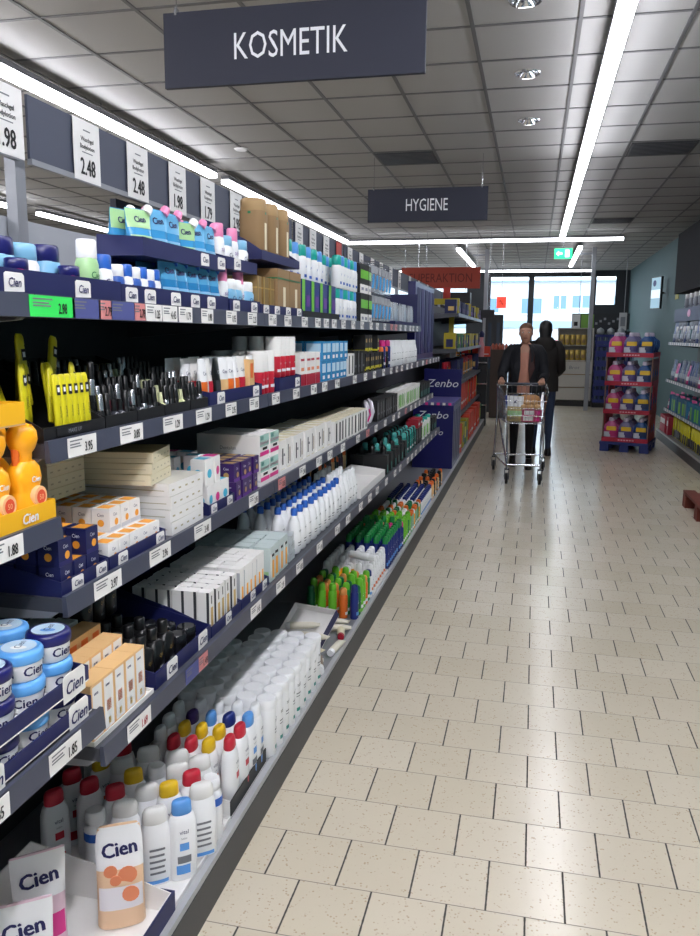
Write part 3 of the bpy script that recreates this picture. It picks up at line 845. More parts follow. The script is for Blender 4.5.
kind('blackyellow', 'box')(carton('hair_colour_carton', .06, .07, .10, blackc, lambda b, w, d, h: (F(b, w, d, h)[0](-.5, .5, .15, .3, lemon), F(b, w, d, h)[0](-.3, .2, .6, .8, goldl), F(b, w, d, h)[1](-.5, .5, .1, .2, lemon))))
kind('whitegreen', 'box')(carton('soap_carton', .075, .07, .13, white_card, lambda b, w, d, h: (F(b, w, d, h)[0](-.1, .35, .1, .75, lime), F(b, w, d, h)[1](-.1, .4, .1, .7, lime), F(b, w, d, h)[0](-.4, -.2, .2, .8, dgreen))))
kind('blackgrey', 'box')(carton('shaver_carton', .08, .08, .12, blackc, lambda b, w, d, h: (F(b, w, d, h)[0](-.1, .3, .3, .4, inkg), F(b, w, d, h)[0](-.35, -.2, .1, .9, grey))))
kind('blackwhite', 'box')(carton('razor_carton', .06, .07, .11, white_card, lambda b, w, d, h: (F(b, w, d, h)[0](-.3, .1, .1, .9, blackc), F(b, w, d, h)[1](-.5, 0, 0, 1, dgrey)), top=cream))
kind('redbox', 'box')(carton('shaving_carton', .11, .09, .06, dred, lambda b, w, d, h: (F(b, w, d, h)[0](-.3, .3, .3, .6, inkw),)))
kind('darkbox', 'box')(carton('hair_carton', .06, .08, .11, blackc, lambda b, w, d, h: (F(b, w, d, h)[0](-.4, .0, .1, .5, teal), F(b, w, d, h)[0](.1, .4, .1, .9, dgrey))))
kind('bluepack', 'box')(carton('wipes_box', .075, .08, .085, azure, lambda b, w, d, h: (F(b, w, d, h)[0](-.4, .4, .45, .9, mat('ice print', '#bcdcf0', .4)), F(b, w, d, h)[0](-.3, .2, .12, .3, inkw), F(b, w, d, h)[1](-.4, .4, .45, .9, mat('ice print', '#bcdcf0', .4)))))
kind('redwhitecyl', 'box')(bottle('hair_mousse_can', [(0, .027, .027), (.003, .029, .029), (.075, .029, .029)], red, [(.075, .0292, .0292), (.14, .0292, .0292), (.145, .026, .026)], offwhite, lambda b, R: (wrap_text(b, R, 'style', .05, .010, inkw), patch(b, R, .02, .03, -40, 40, inkw, nz=1)), n=2, capname='lid'))
kind('redwhitebox', 'box')(carton('wax_strip_carton', .07, .08, .13, white_card, lambda b, w, d, h: (F(b, w, d, h)[0](-.5, .5, 0, .35, crimson), F(b, w, d, h)[1](-.5, .5, 0, .35, crimson), F(b, w, d, h)[0](-.35, .35, .75, .82, crimson), F(b, w, d, h)[0](-.3, .3, .45, .55, salmon))))
# tubes that stand on their caps: crimped flat top
def tube(bm, capm, bandm, h=.13, name='cream_tube', t='Cien', tm=inkn):
    def f():
        r = empty(name)
        R_ = [(.024, .015, .020), (.05, .0155, .022), (h*.6, .012, .0245), (h*.9, .005, .027), (h, .0012, .028)]
        b = MB(); b.loft(R_, bm, 14, 2)
        patch(b, R_, .03, h*.5, -60, 60, bandm, 2)
        wrap_text(b, R_, t, h*.68, .011, tm, sx=.8)
        b.build('body', r)
        c = MB(); c.loft([(0, .015, .017), (.022, .0155, .0175), (.025, .013, .016)], capm, 14, 2); c.build('cap', r)
        return r
    return f
kind('tube_orange', 'tube')(tube(white, grey, orange)); kind('tube_red', 'tube')(tube(offwhite, dgrey, red)); kind('tube_white', 'tube')(tube(white, white, lorange)); kind('tube_black', 'tube')(tube(black, black, dgrey, tm=inkw))
# refill pouch: flat printed film bag with spout corner
def pouch(film_m, band, top, h=.235, w=.105, d=.05, name='refill_pouch', t='Cien', n=2.6, fruit=None, capm=None):
    def f():
        r = empty(name)
        R_ = [(0, d*.40, w*.46), (.006, d*.5, w*.48), (h*.35, d*.42, w*.47), (h*.62, d*.26, w*.47), (h*.86, d*.08, w*(.49 if not fruit else .46)), (h*.97, .003, w*(.50 if not fruit else .42)), (h, .0015, w*(.49 if not fruit else .36))]
        b = MB(); b.loft(R_, film_m, 18, n)
        patch(b, R_, h*.58, h*.985, -78, 78, top, n, nz=5, k=10, lift=.0008); patch(b, R_, h*.58, h*.985, 102, 258, top, n, nz=5, k=10, lift=.0008)
        patch(b, R_, h*.2, h*.42, -60, 60, band, n, nz=4, lift=.001)
        wrap_text(b, R_, t, h*.77, h*.13, inkn, n=n, sx=.9, rot=.08, bold=.05, lift=.0022)
        wrap_text(b, R_, t, h*.77, h*.13, inkn, n=n, sx=.9, rot=.08, bold=.05, lift=.0022, side=-1)
        if fruit:
            for (a, z, q) in ((.015, h*.52, .020), (-.02, h*.57, .014), (.02, h*.34, .018), (-.01, h*.48, .012)):
                rx, ry = ring_at(R_, z)
                b.loft([(-.001, q, q), (.001, q, q)], fruit, 14, M=Matrix.Translation((rx+.0005, a, z)) @ Matrix.Rotation(PI/2, 4, 'Y'))
        else:
            wrap_text(b, R_, 'melon', h*.31, h*.045, inkw, n=n, sx=.9, lift=.0024)
            for z in (.14, .10): patch(b, R_, h*z, h*(z+.015), -35, 25, inkg, n, nz=1, lift=.0012)
        b.build('bag', r)
        c = MB(); c.loft([(0, .012, .012), (.016, .012, .012), (.02, .010, .010)], capm or white, 12, M=Matrix.Translation((0, w*.36, h*.93)) @ Matrix.Rotation(-.6, 4, 'X')); c.build('spout_cap', r)
        return r
    return f
def pouch_nospout(*a, **k):
    g = pouch(*a, **k)
    def f():
        r = g()
        for q in list(r.children):
            if q.name.startswith('spout'): bpy.data.objects.remove(q)
        return r
    return f
kind('pouch_peach', 'pouch')(pouch_nospout(peach, mat('pale pouch print', '#e6e2e6', .35), white, fruit=salmon))
kind('pouch_pink', 'pouch')(pouch_nospout(mat('pale pink film', '#e6c9d6', .3), hotpink, white))
kind('pouch_blue', 'pouch')(pouch(mat('deep azure film', '#2c7cb4', .2), lblue, mat('mid azure film', '#4c98c6', .25), h=.12, w=.075, d=.05, name='soap_refill_bag', t='Cien', capm=blue))
kind('pouch_bluepink', 'pouch')(pouch(azure, lblue, mat('pale azure film', '#69b0dc', .3), h=.12, w=.075, d=.045, name='soap_refill_bag', t='Cien', capm=pink))
kind('pouch_bluegreen', 'pouch')(pouch(azure, lgreen, lgreen, h=.11, w=.075, d=.045, name='soap_refill_bag', t='Cien'))
# sun-yellow bottle with pinched waist and big domed cap
def sunbottle():
    r = empty('sun_lotion_bottle')
    R_ = [(0, .018, .026), (.005, .022, .032), (.028, .023, .034), (.044, .018, .027), (.05, .018, .0265), (.066, .021, .031), (.082, .019, .028), (.092, .013, .019)]
    b = MB(); b.loft(R_, sunny, 20, 2.2)
    wrap_text(b, R_, 'Cien', .066, .009, inkw, sx=.9, bold=.03)
    for s in (1,):
        b.loft([(-.006, .017, .017), (.001, .016, .016)], mat('peach label', '#f6c08c', .5), 16, M=Matrix.Translation((.0235, .004, .038)) @ Matrix.Rotation(PI/2, 4, 'Y'))
        b.disc((.0246, .004, .038), Y_, Z_, .011, mat('coral dot', '#e2502e', .5), lift=.0006, seg=14)
        b.text('50', (.0246, .004, .038), Y_, Z_, .008, mat('peach label', '#f6c08c', .5), lift=.0012)
    b.build('body', r)
    c = MB(); c.loft([(.088, .011, .013), (.104, .012, .014), (.112, .016, .022), (.124, .019, .027), (.136, .018, .026), (.146, .012, .019), (.149, .005, .009)], sunny, 20, 2.2)
    c.build('cap', r)
    c = MB(); c.loft([(.088, .005, .006), (.112, .006, .007)], orange, 10, cx=0, cy=-.018); c.build('trigger', r)
    return r
kind('sun', 'bottle')(sunbottle)
# body lotion bottles, white with round blue caps
kind('bluecapbottle', 'bottle')(bottle('body_milk_bottle', [(0, .020, .026), (.006, .024, .031), (.07, .025, .033), (.115, .020, .026), (.135, .012, .014), (.142, .010, .011)], white,
    [(.14, .011, .011), (.143, .0125, .0125), (.162, .0125, .0125), (.167, .010, .010)], blue,
    lambda b, R: (wrap_text(b, R, 'milk', .085, .009, ink, sx=.9), patch(b, R, .04, .044, -30, 25, inkg, nz=1), patch(b, R, .03, .033, -30, 10, inkg, nz=1)), n=2.2))
kind('whitebottle', 'bottle')(bottle('body_milk_bottle', [(0, .020, .024), (.006, .024, .028), (.09, .024, .028), (.13, .015, .018)], white,
    [(.128, .013, .013), (.16, .012, .012), (.166, .009, .009)], white, lambda b, R: (wrap_text(b, R, 'milk', .085, .009, ink, sx=.9), patch(b, R, .04, .044, -30, 25, inkg, nz=1)), n=2.2))
# sprays / deodorants: cylinder with domed cap
def spray(bm, capm, band=None, h=.15, r_=.021, name=None, t='deo'):
    name = name or ('shaving_foam_can' if bm is white else 'hair_spray_can' if bm in (black, silver, purple) else 'spray_can')
    return bottle(name, [(0, r_*.95, r_*.95), (.003, r_, r_), (h*.74, r_, r_), (h*.79, r_*.8, r_*.8)], bm,
        [(h*.78, r_*.82, r_*.82), (h*.80, r_*.88, r_*.88), (h*.94, r_*.84, r_*.84), (h, r_*.55, r_*.55)], capm,
        lambda b, R: (wrap_text(b, R, t, h*.5, .012, inkw if bm is not white else inkn, rot=PI/2 if h > .14 else 0), patch(b, R, h*.12, h*.22, -50, 50, band, nz=1) if band else None), n=2, seg=14)
for k, a in {'sp_navygreen': (dblue, green, skyb, .20), 'sp_green': (green, lime, white, .16), 'sp_dgreen': (dgreen, dgreen, lime, .15), 'sp_orange': (orange, mat('soft orange plastic', '#e89a54', .35), white, .15),
             'sp_lime': (lime, lime, white, .17), 'sp_pink': (dblue, hotpink, white, .17), 'sp_goldtop': (mat('amber plastic', '#b98d32', .35), salmon, white, .17), 'sp_white': (white, white, salmon, .16),
             'sp_orangetall': (sunny, white, white, .14), 'sp_navy': (dblue, dblue, skyb, .17), 'sp_whiteblue': (white, dblue, skyb, .15), 'sp_dgcap': (green, dgreen, white, .15), 'sp_purple': (purple, purple, grey, .15),
             'sp_black': (black, black, dgrey, .15), 'sp_blacko': (black, orange, dgrey, .13), 'sp_plum': (mat('plum plastic', '#3d1530', .3), black, grey, .15), 'sp_peach': (lorange, orange, white, .15), 'sp_teal': (teal, mat('aqua cap', '#59b9b4', .3), white, .15), 'sp_silver': (silver, black, dgrey, .13), 'sp_orangegreen': (mat('pale green body', '#8fb896', .3), orange, white, .15)}.items():
    kind(k, 'can')(spray(a[0], a[1], a[2], a[3]))
# black cosmetics
def blackbottle():
    return bottle('perfume_bottle', [(0, .022, .024), (.004, .024, .026), (.07, .024, .026), (.08, .014, .014)], black, [(.08, .012, .012), (.084, .0125, .0125), (.108, .0125, .0125), (.11, .010, .010)], black,
        lambda b, R: (wrap_text(b, R, 'Q10', .045, .010, mat('gilt ink', '#b08f50', .4)), patch(b, R, .015, .02, -40, 40, grey, nz=1)), n=4)()
kind('blackbottle', 'bottle')(blackbottle)
def blackjar():
    return bottle('black_jar', [(0, .022, .022), (.003, .024, .024), (.03, .024, .024)], black, [(.03, .0245, .0245), (.046, .0245, .0245), (.049, .022, .022)], mat('black gloss lid', '#1d1e22', .12), None, n=2, capname='lid')()
kind('blackjar', 'jar')(blackjar)
def lipst(bm, cm):
    return bottle('makeup_stick', [(0, .007, .007), (.03, .0075, .0075), (.034, .006, .006)], bm, [(.034, .0072, .0072), (.066, .0068, .0068), (.069, .005, .005)], cm, None, n=2, seg=10)
kind('stick_black', 'makeup')(lipst(black, silver)); kind('stick_silver', 'makeup')(lipst(silver, black)); kind('stick_dark', 'makeup')(lipst(black, black)); kind('stick_red', 'makeup')(lipst(mat('rose plastic', '#9c3a4c', .3), black))
def nail():
    return bottle('nail_polish', [(0, .010, .010), (.002, .012, .012), (.022, .012, .012), (.028, .006, .006)], mat('smoky glass', '#3b3d45', .1), [(.028, .0065, .0065), (.054, .0055, .0055)], black, None, n=3, seg=10)
kind('nail', 'makeup')(nail())
kind('nail_pale', 'makeup')(bottle('nail_polish', [(0, .010, .010), (.002, .012, .012), (.022, .012, .012), (.028, .006, .006)], mat('pale lime varnish', '#cfd39a', .2), [(.028, .0065, .0065), (.054, .0055, .0055)], mat('pale cap', '#c2c59c', .4), None, n=3, seg=10))
def mascara():
    r = empty('mascara_pack')
    b = MB(); b.loft([(0, .004, .0095), (.004, .0055, .0105), (.10, .0055, .0105), (.112, .0045, .010), (.118, .002, .008)], lemon, 12, 2.6)
    b.rect((.0056, 0, 0), Y_, Z_, -.006, .006, .078, .098, ink); b.rect((.0056, 0, 0), Y_, Z_, -.0035, .0035, .084, .093, white, lift=.001)
    b.text('Volume', (.0056, 0, .045), Z_, (0, -1, 0), .005, ink)
    b.build('body', r)
    return r
kind('mascara', 'makeup')(mascara)
def handpump():
    r = empty('hanging_pack')
    b = MB(); b.box(-.006, .006, -.035, .035, 0, .13, film); b.box(-.0065, .0065, -.036, .036, .10, .14, mat('silver grey print', '#a8abb2', .5)); b.build('card', r)
    b = MB(); b.tube([(.008, -.01, .015), (.010, 0, .05), (.008, .012, .09)], .006, azure, 8); b.build('toothbrush', r)
    return r
kind('hangpack', 'pack')(handpump)
def brushbag():
    r = empty('brush_pack')
    b = MB(); b.loft([(0, .012, .03), (.05, .015, .034), (.12, .012, .036), (.15, .004, .038)], film, 12, 2.6); b.build('bag', r)
    b = MB(); b.tube([(.0, -.012, .01), (.004, -.01, .12)], .006, white, 6); b.build('brush_handle', r)
    b = MB(); b.tube([(.002, .012, .01), (.004, .014, .11)], .005, lblue, 6); b.build('brush_handle', r)
    return r
kind('brushbag', 'pack')(brushbag)
def cable():
    r = empty('styling_iron')
    b = MB(); b.tube([(0, -.03, .0), (.02, -.03, .06), (.01, -.01, .11), (.0, .02, .12), (.01, .04, .09), (.02, .035, .03), (.01, .03, .0)], .012, mat('pearl plastic', '#dcd6e2', .25), 8); b.build('handle', r)
    b = MB(); b.tube([(.018, .012, .012), (.03, .02, .05), (.02, .03, .08)], .005, hotpink, 6); b.build('clip', r)
    return r
kind('cable', 'appliance')(cable)
def kit_tube():
    return bottle('cream_tube', [(0, .016, .016), (.012, .017, .017), (.10, .013, .018), (.13, .002, .020)], cream, [(-.02, .015, .015), (-.002, .016, .016), (.001, .016, .016)], dred, lambda b, R: wrap_text(b, R, 'cream', .06, .008, inkn, rot=PI/2), n=2)()
kind('loose_tube_red', 'tube')(kit_tube)
kind('loose_tube_cream', 'tube')(bottle('cream_tube', [(0, .016, .016), (.012, .017, .017), (.10, .013, .018), (.13, .002, .020)], mat('ivory plastic', '#e2dccb', .4), [(-.02, .015, .015), (-.002, .016, .016), (.001, .016, .016)], white, lambda b, R: wrap_text(b, R, 'cream', .06, .008, goldl, rot=PI/2), n=2))
kind('brown_pot', 'jar')(bottle('balm_pot', [(0, .022, .022), (.035, .024, .024)], white, [(.035, .025, .025), (.05, .025, .025), (.052, .022, .022)], mat('brown lid', '#6b5a4c', .4), None, n=2, capname='lid'))

# display tray with sides rising towards the back and brand tags on the front lip
def tray(y0, y1, x0, x1, z, hf, hb, m, label, tags=(), inner=None, tagm=white_card, txt='Cien', rz=0, lip=None, tagh=.034, tagw=.055, s=1, name='display_tray', group=None):
    cx, cy = (x0+x1)/2, (y0+y1)/2
    r = empty(name, (cx, cy, z), rz, label, 'tray', group)
    hx, hy = (x1-x0)/2, (y1-y0)/2
    t = .003
    inner = inner or m
    b = MB()
    b.box(-hx, hx, -hy, hy, 0, t, inner)
    b.box(hx-t, hx, -hy, hy, t, hf, lip or m)
    b.box(-hx, -hx+t, -hy, hy, t, hb, inner)
    for e in (-1, 1):
        yy = sorted((e*hy, e*(hy-t)))
        b.prism([(-hx+t, t), (hx-t, t), (hx-t, hf), (hx-t-(hx*.55), hf+(hb-hf)*.35), (-hx+t, hb)], yy[0], yy[1], m)
    b.build('tray_body', r)
    for ty in tags:
        q = MB()
        w, h = tagw/2, tagh/2
        q.prism([(-w, -h), (w, -h*.9), (w, h*.75), (w*.8, h), (-w*.8, h), (-w, h*.8)], 0, .0012, tagm, axis='x')
        q.text(txt, (.0012, 0, 0), Y_, Z_, tagh*.45, inkn if tagm is not navy else inkw, sx=.9, bold=.03, slant=.2)
        o = q.build('brand_tag', r); o.location = (hx+.0004, ty-cy, hf*.5)
    return r

# ================================================================== stock on the left shelving
TS = 1.560   # top shelf surface
S2, S3, S4, DK = 1.294, .998, .700, .125
def cosm(key, x, y, z, lab, grp=None, **k): return put(key, x, y, z, lab, grp, **k)

# ---- top shelf
tray(1.00, 1.630, -1.20, -.89, TS, .048, .07, navy, 'long navy tray of blue and white jars at near end of top shelf', (1.255, 1.475))
block(['bluejar', 'bluejar', 'whitejar'], 1.20, 1.50, 4, TS+.004, -.925, 1, '', dx=.07, descs=['pale blue jar with navy lid on top shelf', 'light blue lidded jar on top shelf', 'white jar with blue lid on top shelf'], group='jars in the near top tray')
block(['whitejar', 'bluejar', 'bluejar_w'], 1.10, 1.62, 6, TS+.004, -1.01, 2, '', dx=.07, descs=['white jar behind tray front on top shelf', 'blue jar with navy lid, back of top shelf', 'blue jar with white lid, back of top shelf'], group='jars at the back of the near top tray')
block(['bluejar'], 1.16, 1.42, 3, TS+.112, -1.015, 1, 'pale blue jar with navy lid stacked above others', dx=.07, group='jars stacked on others at the top left')
kind('pinksmall', 'jar')(bluejar(hotpink, navy_p, .065, .022, .026, 'cream_jar'))
for i, y in enumerate((1.30, 1.468)): put('pinksmall', -.915, y, TS+.004, f'small hot pink jar with navy lid on top shelf, {["nearer", "farther"][i]} one', rz=.1)
put('greenbot', -.920, 1.545, TS+.004, 'pale green tonic bottle with white cap on top shelf')
put('bluecap', -.918, 1.603, TS+.004, 'white bottle with bright blue cap beside the green tonic bottle')
# two level navy stand
tray(1.635, 2.27, -1.20, -.892, TS, .045, .1, navy, 'navy tray of small blue bottles and soap bags on top shelf', (1.68, 1.77, 1.91, 2.03, 2.14))
block(['minibot', 'minibot2'], 1.65, 1.88, 6, TS+.004, -.90, 3, '', dx=.042, descs=['small blue striped bottle in lower tray of top shelf', 'small white bottle with blue cap, top shelf tray'], group='small bottles in the lower tray of the top shelf')
block('pouch_blue', 1.90, 2.26, 5, TS+.004, -.90, 2, 'azure soap refill bag in the lower top tray', dx=.06, rz=-.2, group='azure soap bags in the lower tray')
RT = tray(1.76, 2.27, -1.02, -.90, TS+.118, .042, .05, navy, 'raised navy tray of pink spouted soap bags, upper level of top shelf', (2.12, 2.24))
b = MB(); b.box(-.058, -.052, -.25, .25, -.113, -.001, navy); b.build('back_support', RT)
block(['pouch_bluegreen', 'pouch_bluepink', 'pouch_bluepink'], 1.78, 2.26, 6, TS+.122, -.915, 2, '', dx=.05, rz=-.25, jr=.3, lean=.08, descs=['azure bag with green panel in raised tray', 'azure bag with pink spout in raised tray', 'azure refill bag with pink spout in raised tray'], group='soap bags in the raised tray')
tray(2.28, 2.55, -1.20, -.89, TS, .042, .1, navy, 'navy tray of white pink capped bottles on top shelf', (2.33, 2.49))
block(['pinkcap', 'bluejar_w', 'bluejar_w'], 2.29, 2.54, 5, TS+.004, -.905, 3, '', dx=.055, descs=['white bottle with pink cap, lower top tray', 'light blue tub on top shelf', 'pale blue tub on top shelf'], group='bottles in the pink cap tray')
tray(2.28, 2.55, -1.02, -.90, TS+.130, .035, .06, navy, 'raised navy tray of white bottles beside the brown boxes', (2.37,))
block(['pinkcap', 'whitejar'], 2.29, 2.54, 4, TS+.134, -.915, 1, '', dx=.06, descs=['white pink capped bottle in the raised tray', 'white tub in the raised tray'], group='white bottles in the raised tray')
tray(2.555, 3.055, -1.20, -.89, TS, .036, .10, navy, 'navy tray of brown and gold gift boxes on top shelf', (2.61, 2.73, 2.86, 3.0))
block('goldbox', 2.56, 2.745, 3, TS+.004, -.90, 2, 'tall gold gift box in the lower tray, top shelf', dx=.07, dz=.1, jr=.1, group='gold gift boxes')
for i, y in enumerate((2.82, 2.967)): put('brownbox', -.965, y, TS+.004, f'brown gift box with green band, lower tray, {["nearer", "farther"][i]} of two', s=1.42)
tray(2.60, 3.04, -1.10, -.90, TS+.185, .03, .13, navy, 'raised slanted navy tray holding tall brown boxes on top shelf')
def roundbox():
    return bottle('gift_tube', [(0, .038, .038), (.004, .040, .040), (.145, .040, .040)], brown, [(.145, .0405, .0405), (.178, .040, .040), (.182, .036, .036)], mat('brown paper lid', '#9c8058', .7),
        lambda b, R: (patch(b, R, .03, .11, -34, 34, cream, nz=1), patch(b, R, .135, .142, -180, 180, dgreen, nz=1, k=16)), n=3.4, seg=20, capname='lid')()
kind('roundbox', 'box')(roundbox)
for i, y in enumerate((2.675, 2.80, 2.925)): put('roundbox', -.955, y, TS+.189, f'tall brown gift tube with green band on raised tray, {ORD[i]} from near end', s=1.1)
tray(3.06, 3.66, -1.20, -.89, TS, .030, .05, blackc, 'low black tray of green and blue cartons on top shelf')
block('greenblue', 3.08, 3.64, 4, TS+.004, -.90, 2, 'green and blue carton in black tray on top shelf', dx=.08, jr=.0)
block(['tealcap', 'bluecapw'], 3.06, 3.64, 6, TS+.156, -.935, 1, '', dx=.08, descs=['white bottle with turquoise cap standing on cartons', 'white bottle with sky blue cap standing on cartons'], group='white bottles above the green cartons')
block(['tealcap', 'bluecapw'], 3.69, 4.12, 6, TS+.002, -.89, 3, '', layers=2, dz=.152, dx=.07, descs=['white turquoise capped bottle on top shelf', 'white sky capped bottle on top shelf'], group='stacked white shower bottles')
kind('blacklime', 'box')(carton('shaver_carton', .09, .07, .15, blackc, lambda b, w, d, h: (F(b, w, d, h)[0](-.4, .5, .5, .8, lime), F(b, w, d, h)[0](-.5, .5, 0, .3, white_card), F(b, w, d, h)[0](-.2, .3, .1, .2, dblue))))
block('blacklime', 4.14, 4.44, 3, TS+.002, -.89, 1, 'black and lime carton on top shelf', layers=2, dz=.153, dx=.08)
# hanging silver packs on a black hook stand
r = empty('hook_stand', (-1.05, 4.80, TS), 0, 'black wire stand with hooks carrying clear packs on top shelf', 'stand')
b = MB(); b.box(-.01, 0, -.33, .33, 0, .36, blackc); b.box(-.12, .14, -.33, .33, 0, .012, blackc); b.build('panel', r)
for row in range(2):
    for i in range(6):
        b = MB(); b.tube([(0, -.27+.108*i, .17+.17*row), (.15, -.27+.108*i, .175+.17*row)], .003, steel, 5); b.build('hook', r)
for row in range(2):
    for i in range(6):
        for j in range(3):
            put('hangpack', -1.035+.035*(j+1)+.015, 4.53+.108*i, TS+.02+.165*row, f'clear hanging toothbrush pack, {["lower", "upper"][row]} hooks, {ROW[2-j]}, {ORD[i]} from near end', 'clear packs hanging on the hook stand', rz=random.uniform(-.1, .1))
tray(5.20, 6.27, -1.20, -.89, TS, .03, .03, navy, 'navy display box holding clear brush packs at far end of top shelf')
b = MB(); b.box(-1.22, -1.205, 5.20, 6.28, TS, TS+.27, navy); b.box(-1.205, -.90, 6.262, 6.28, TS, TS+.25, navy)
tag(b.build('display_backboard'), 'navy display backboard behind the clear brush packs', 'display')
block('brushbag', 5.22, 6.24, 11, TS+.005, -.90, 3, 'clear pack of white brushes on top shelf', dx=.08, jr=.3, jit=.006)

# ---- second shelf (S2): make-up
tray(1.30, 1.518, -1.20, -.878, S2, .028, .15, blackc, 'black tray holding yellow mascara packs', (), name='display_tray')
for i in range(6): put('mascara', -.895, 1.378+.0205*i, S2+.006, f'yellow mascara pack upright at tray front, {ORD[i]} from near end', 'yellow mascara packs at the tray front', ry=-.05)
for i in range(7): put('mascara', -.935-.016*(i % 3), 1.33+.028*i, S2+.026, f'yellow mascara pack leaning in second rank, {ORD[i]} from near end', 'yellow mascara packs leaning behind', rx=random.uniform(-.35, .05), ry=-.1, rz=.2)
for i in range(9): put('mascara', -.99-.02*(i % 4), 1.345+.019*i, S2+.05+.008*(i % 3), f'yellow mascara pack tilted at the tray back, {ORD[i]} from near end', 'yellow mascara packs at the tray back', rx=.34-.08*i, ry=-.1, s=1.15)
put('stick_silver', -.90, 1.507, S2+.075, 'black stick with silver top standing beyond the mascaras')
txtm = mat('silver print', '#9a9ca4', .4)
tn = ['black', 'dark', 'long black', 'deep black']
for i, (a, c) in enumerate(((1.523, 1.66), (1.665, 1.80), (1.805, 1.95), (1.955, 2.07))):
    tray(a, c, -1.22, -.878, S2, .03, .14, blackc, f'{ORD[i]} black make-up tray beyond the mascaras, second shelf', ())
    n = 5
    for r_ in range(6):
        for j in range(n):
            y = a+(c-a)*(j+.5)/n
            k = random.choice(['stick_black', 'stick_silver', 'stick_dark', 'stick_dark', 'nail', 'nail']+(['nail_pale', 'makeup', 'nail_pale'] if i == 2 else [])+(['stick_red'] if r_ == 1 else []))
            if k == 'makeup': k = 'nail_pale'
            nm = {'stick_black': 'black make-up stick with silver top', 'stick_silver': 'silver make-up stick with black top', 'stick_dark': 'plain black make-up stick', 'nail': 'smoky nail polish bottle', 'nail_pale': 'pale lime nail polish bottle', 'stick_red': 'rose make-up stick'}[k]
            put(k, -.895-.038*r_, y, S2+.006+.013*r_, f'{nm}, {ORD[i]} black tray, {ROW[r_]}, {ORD[j]} from near end', f'make-up in {ORD[i]} black tray', ry=-.08)
    # printed strip on the tray lip
b = MB(); b.box(0, .002, -.06, .06, -.008, .008, blackc); b.text('MAKE UP', (.002, 0, 0), Y_, Z_, .008, txtm); o = b.build('tray_label'); o.location = (-.8775, 1.40, S2+.016); tag(o, 'thin black strip with silver lettering on the mascara tray', 'label')
tray(2.08, 2.52, -1.20, -.876, S2, .042, .09, navy, 'navy tray of cream tubes on second shelf', (2.16, 2.46))
block(['tube_orange', 'tube_red', 'tube_black', 'tube_white', 'tube_orange'], 2.09, 2.44, 7, S2+.004, -.89, 3, '', dx=.05, jr=.25, descs=['white tube with orange band', 'tube with red band', 'black tube', 'white tube with apricot band', 'orange banded tube'], group='cream tubes in the navy tray')
block(['apricotl', 'tube_white'], 2.44, 2.52, 2, S2+.004, -.885, 2, '', dx=.05, descs=['orange front carton beside tubes', 'white tube beside orange carton'])
block('redwhitecyl', 2.54, 2.70, 3, S2+.002, -.885, 3, 'red and white can on second shelf near side', layers=1, dx=.062)
tray(2.71, 2.98, -1.20, -.876, S2, .05, .10, navy, 'navy tray under the large red and white cans', (2.93,))
block('redwhitecyl', 2.72, 2.97, 4, S2+.05, -.885, 3, 'large red and white can raised in navy tray', dx=.062)
block('redwhitebox', 3.0, 3.30, 4, S2+.002, -.882, 2, 'white carton with crimson foot on second shelf', dx=.085, jr=0)
block('bluepack', 3.33, 3.80, 6, S2+.002, -.882, 2, 'azure wipes box on second shelf', layers=2, dz=.087, dx=.085, jr=.0)
block('blackwhite', 3.82, 3.96, 2, S2+.002, -.882, 2, 'black and white pack beyond the azure boxes', dx=.08)
block('blackgrey', 3.97, 4.22, 3, S2+.002, -.882, 2, 'black grey pack on second shelf', dx=.09)
block('blackyellow', 4.24, 4.72, 7, S2+.002, -.882, 2, 'black carton with yellow stripe on second shelf', layers=2, dz=.101, dx=.08, skip=.3)
block(['sp_blacko', 'sp_pink', 'tube_red'], 4.75, 5.04, 5, S2+.002, -.882, 2, '', dx=.05, descs=['black can with orange cap', 'blue can with pink cap', 'red banded tube'], group='mixed cans on the second shelf')
block('whitebottle', 5.06, 6.20, 18, S2+.002, -.882, 3, 'white bottle in the far group on second shelf', dx=.055)
# tall navy display unit at the far end
r = empty('display_unit', (-.955, 6.92, S2), 0, 'tall navy cardboard display panel at far end of left shelves', 'display')
b = MB(); b.box(-.03, .03, -.60, .58, 0, .62, navy_p); b.build('panel', r)
b = MB()
for i in range(5): b.box(.0305, .034, -.5+.23*i, -.35+.23*i, .05, .58, mat('dim violet print', '#2d2a63', .5) if i % 2 else navy)
b.build('printed_stripes', r)

# ---- third shelf (S3)
for a, c, k, nm in ((1.30, 1.475, 'cube_navy', 'navy carton with orange top'), (1.48, 1.745, 'cube_white', 'white carton with orange top')):
    tray(a, c, -1.22, -.858, S3, .03, .09, navy, f'navy tray holding the {nm}s, third shelf', (a+.055, c-.03), tagh=.026, tagw=.04)
    nn = int((c-a-.008)/.0485)
    for r_ in range(6):
        for i in range(nn):
            top = 2 if (k == 'cube_navy' or r_ > 0 and i > 1) else 1
            for l in range(top):
                if k == 'cube_navy' and r_ == 0 and i == 1 and l == 1: continue
                put(k, -.888-.049*r_, a+.006+.0485*(i+.5), S3+.004+.0525*l, f'{nm}, third shelf, {ROW[r_]}, {ORD[i]} from near end{LAY[2][l]}', f'{nm}s on the third shelf', rz=random.uniform(-.07, .07))
for l in range(4): put('box_long', -.992, 1.885, S3+.001+.033*l, f'wide white carton in flat stack on third shelf, {["bottom", "second", "third", "top"][l]} one', 'flat white cartons', rz=random.uniform(-.02, .02))
for l in range(3): put('box_gold', -1.05, 1.80, S3+.134+.027*l, f'cream gold carton on the white stack, {["bottom", "middle", "top"][l]} of three', 'flat gold cartons', rz=.12+.03*l)
for l in range(4): put('box_gold', -1.19, 1.62, S3+.125+.027*l, f'cream gold carton at the shelf back, {["bottom", "second", "third", "top"][l]} of four', 'flat gold cartons at the back')
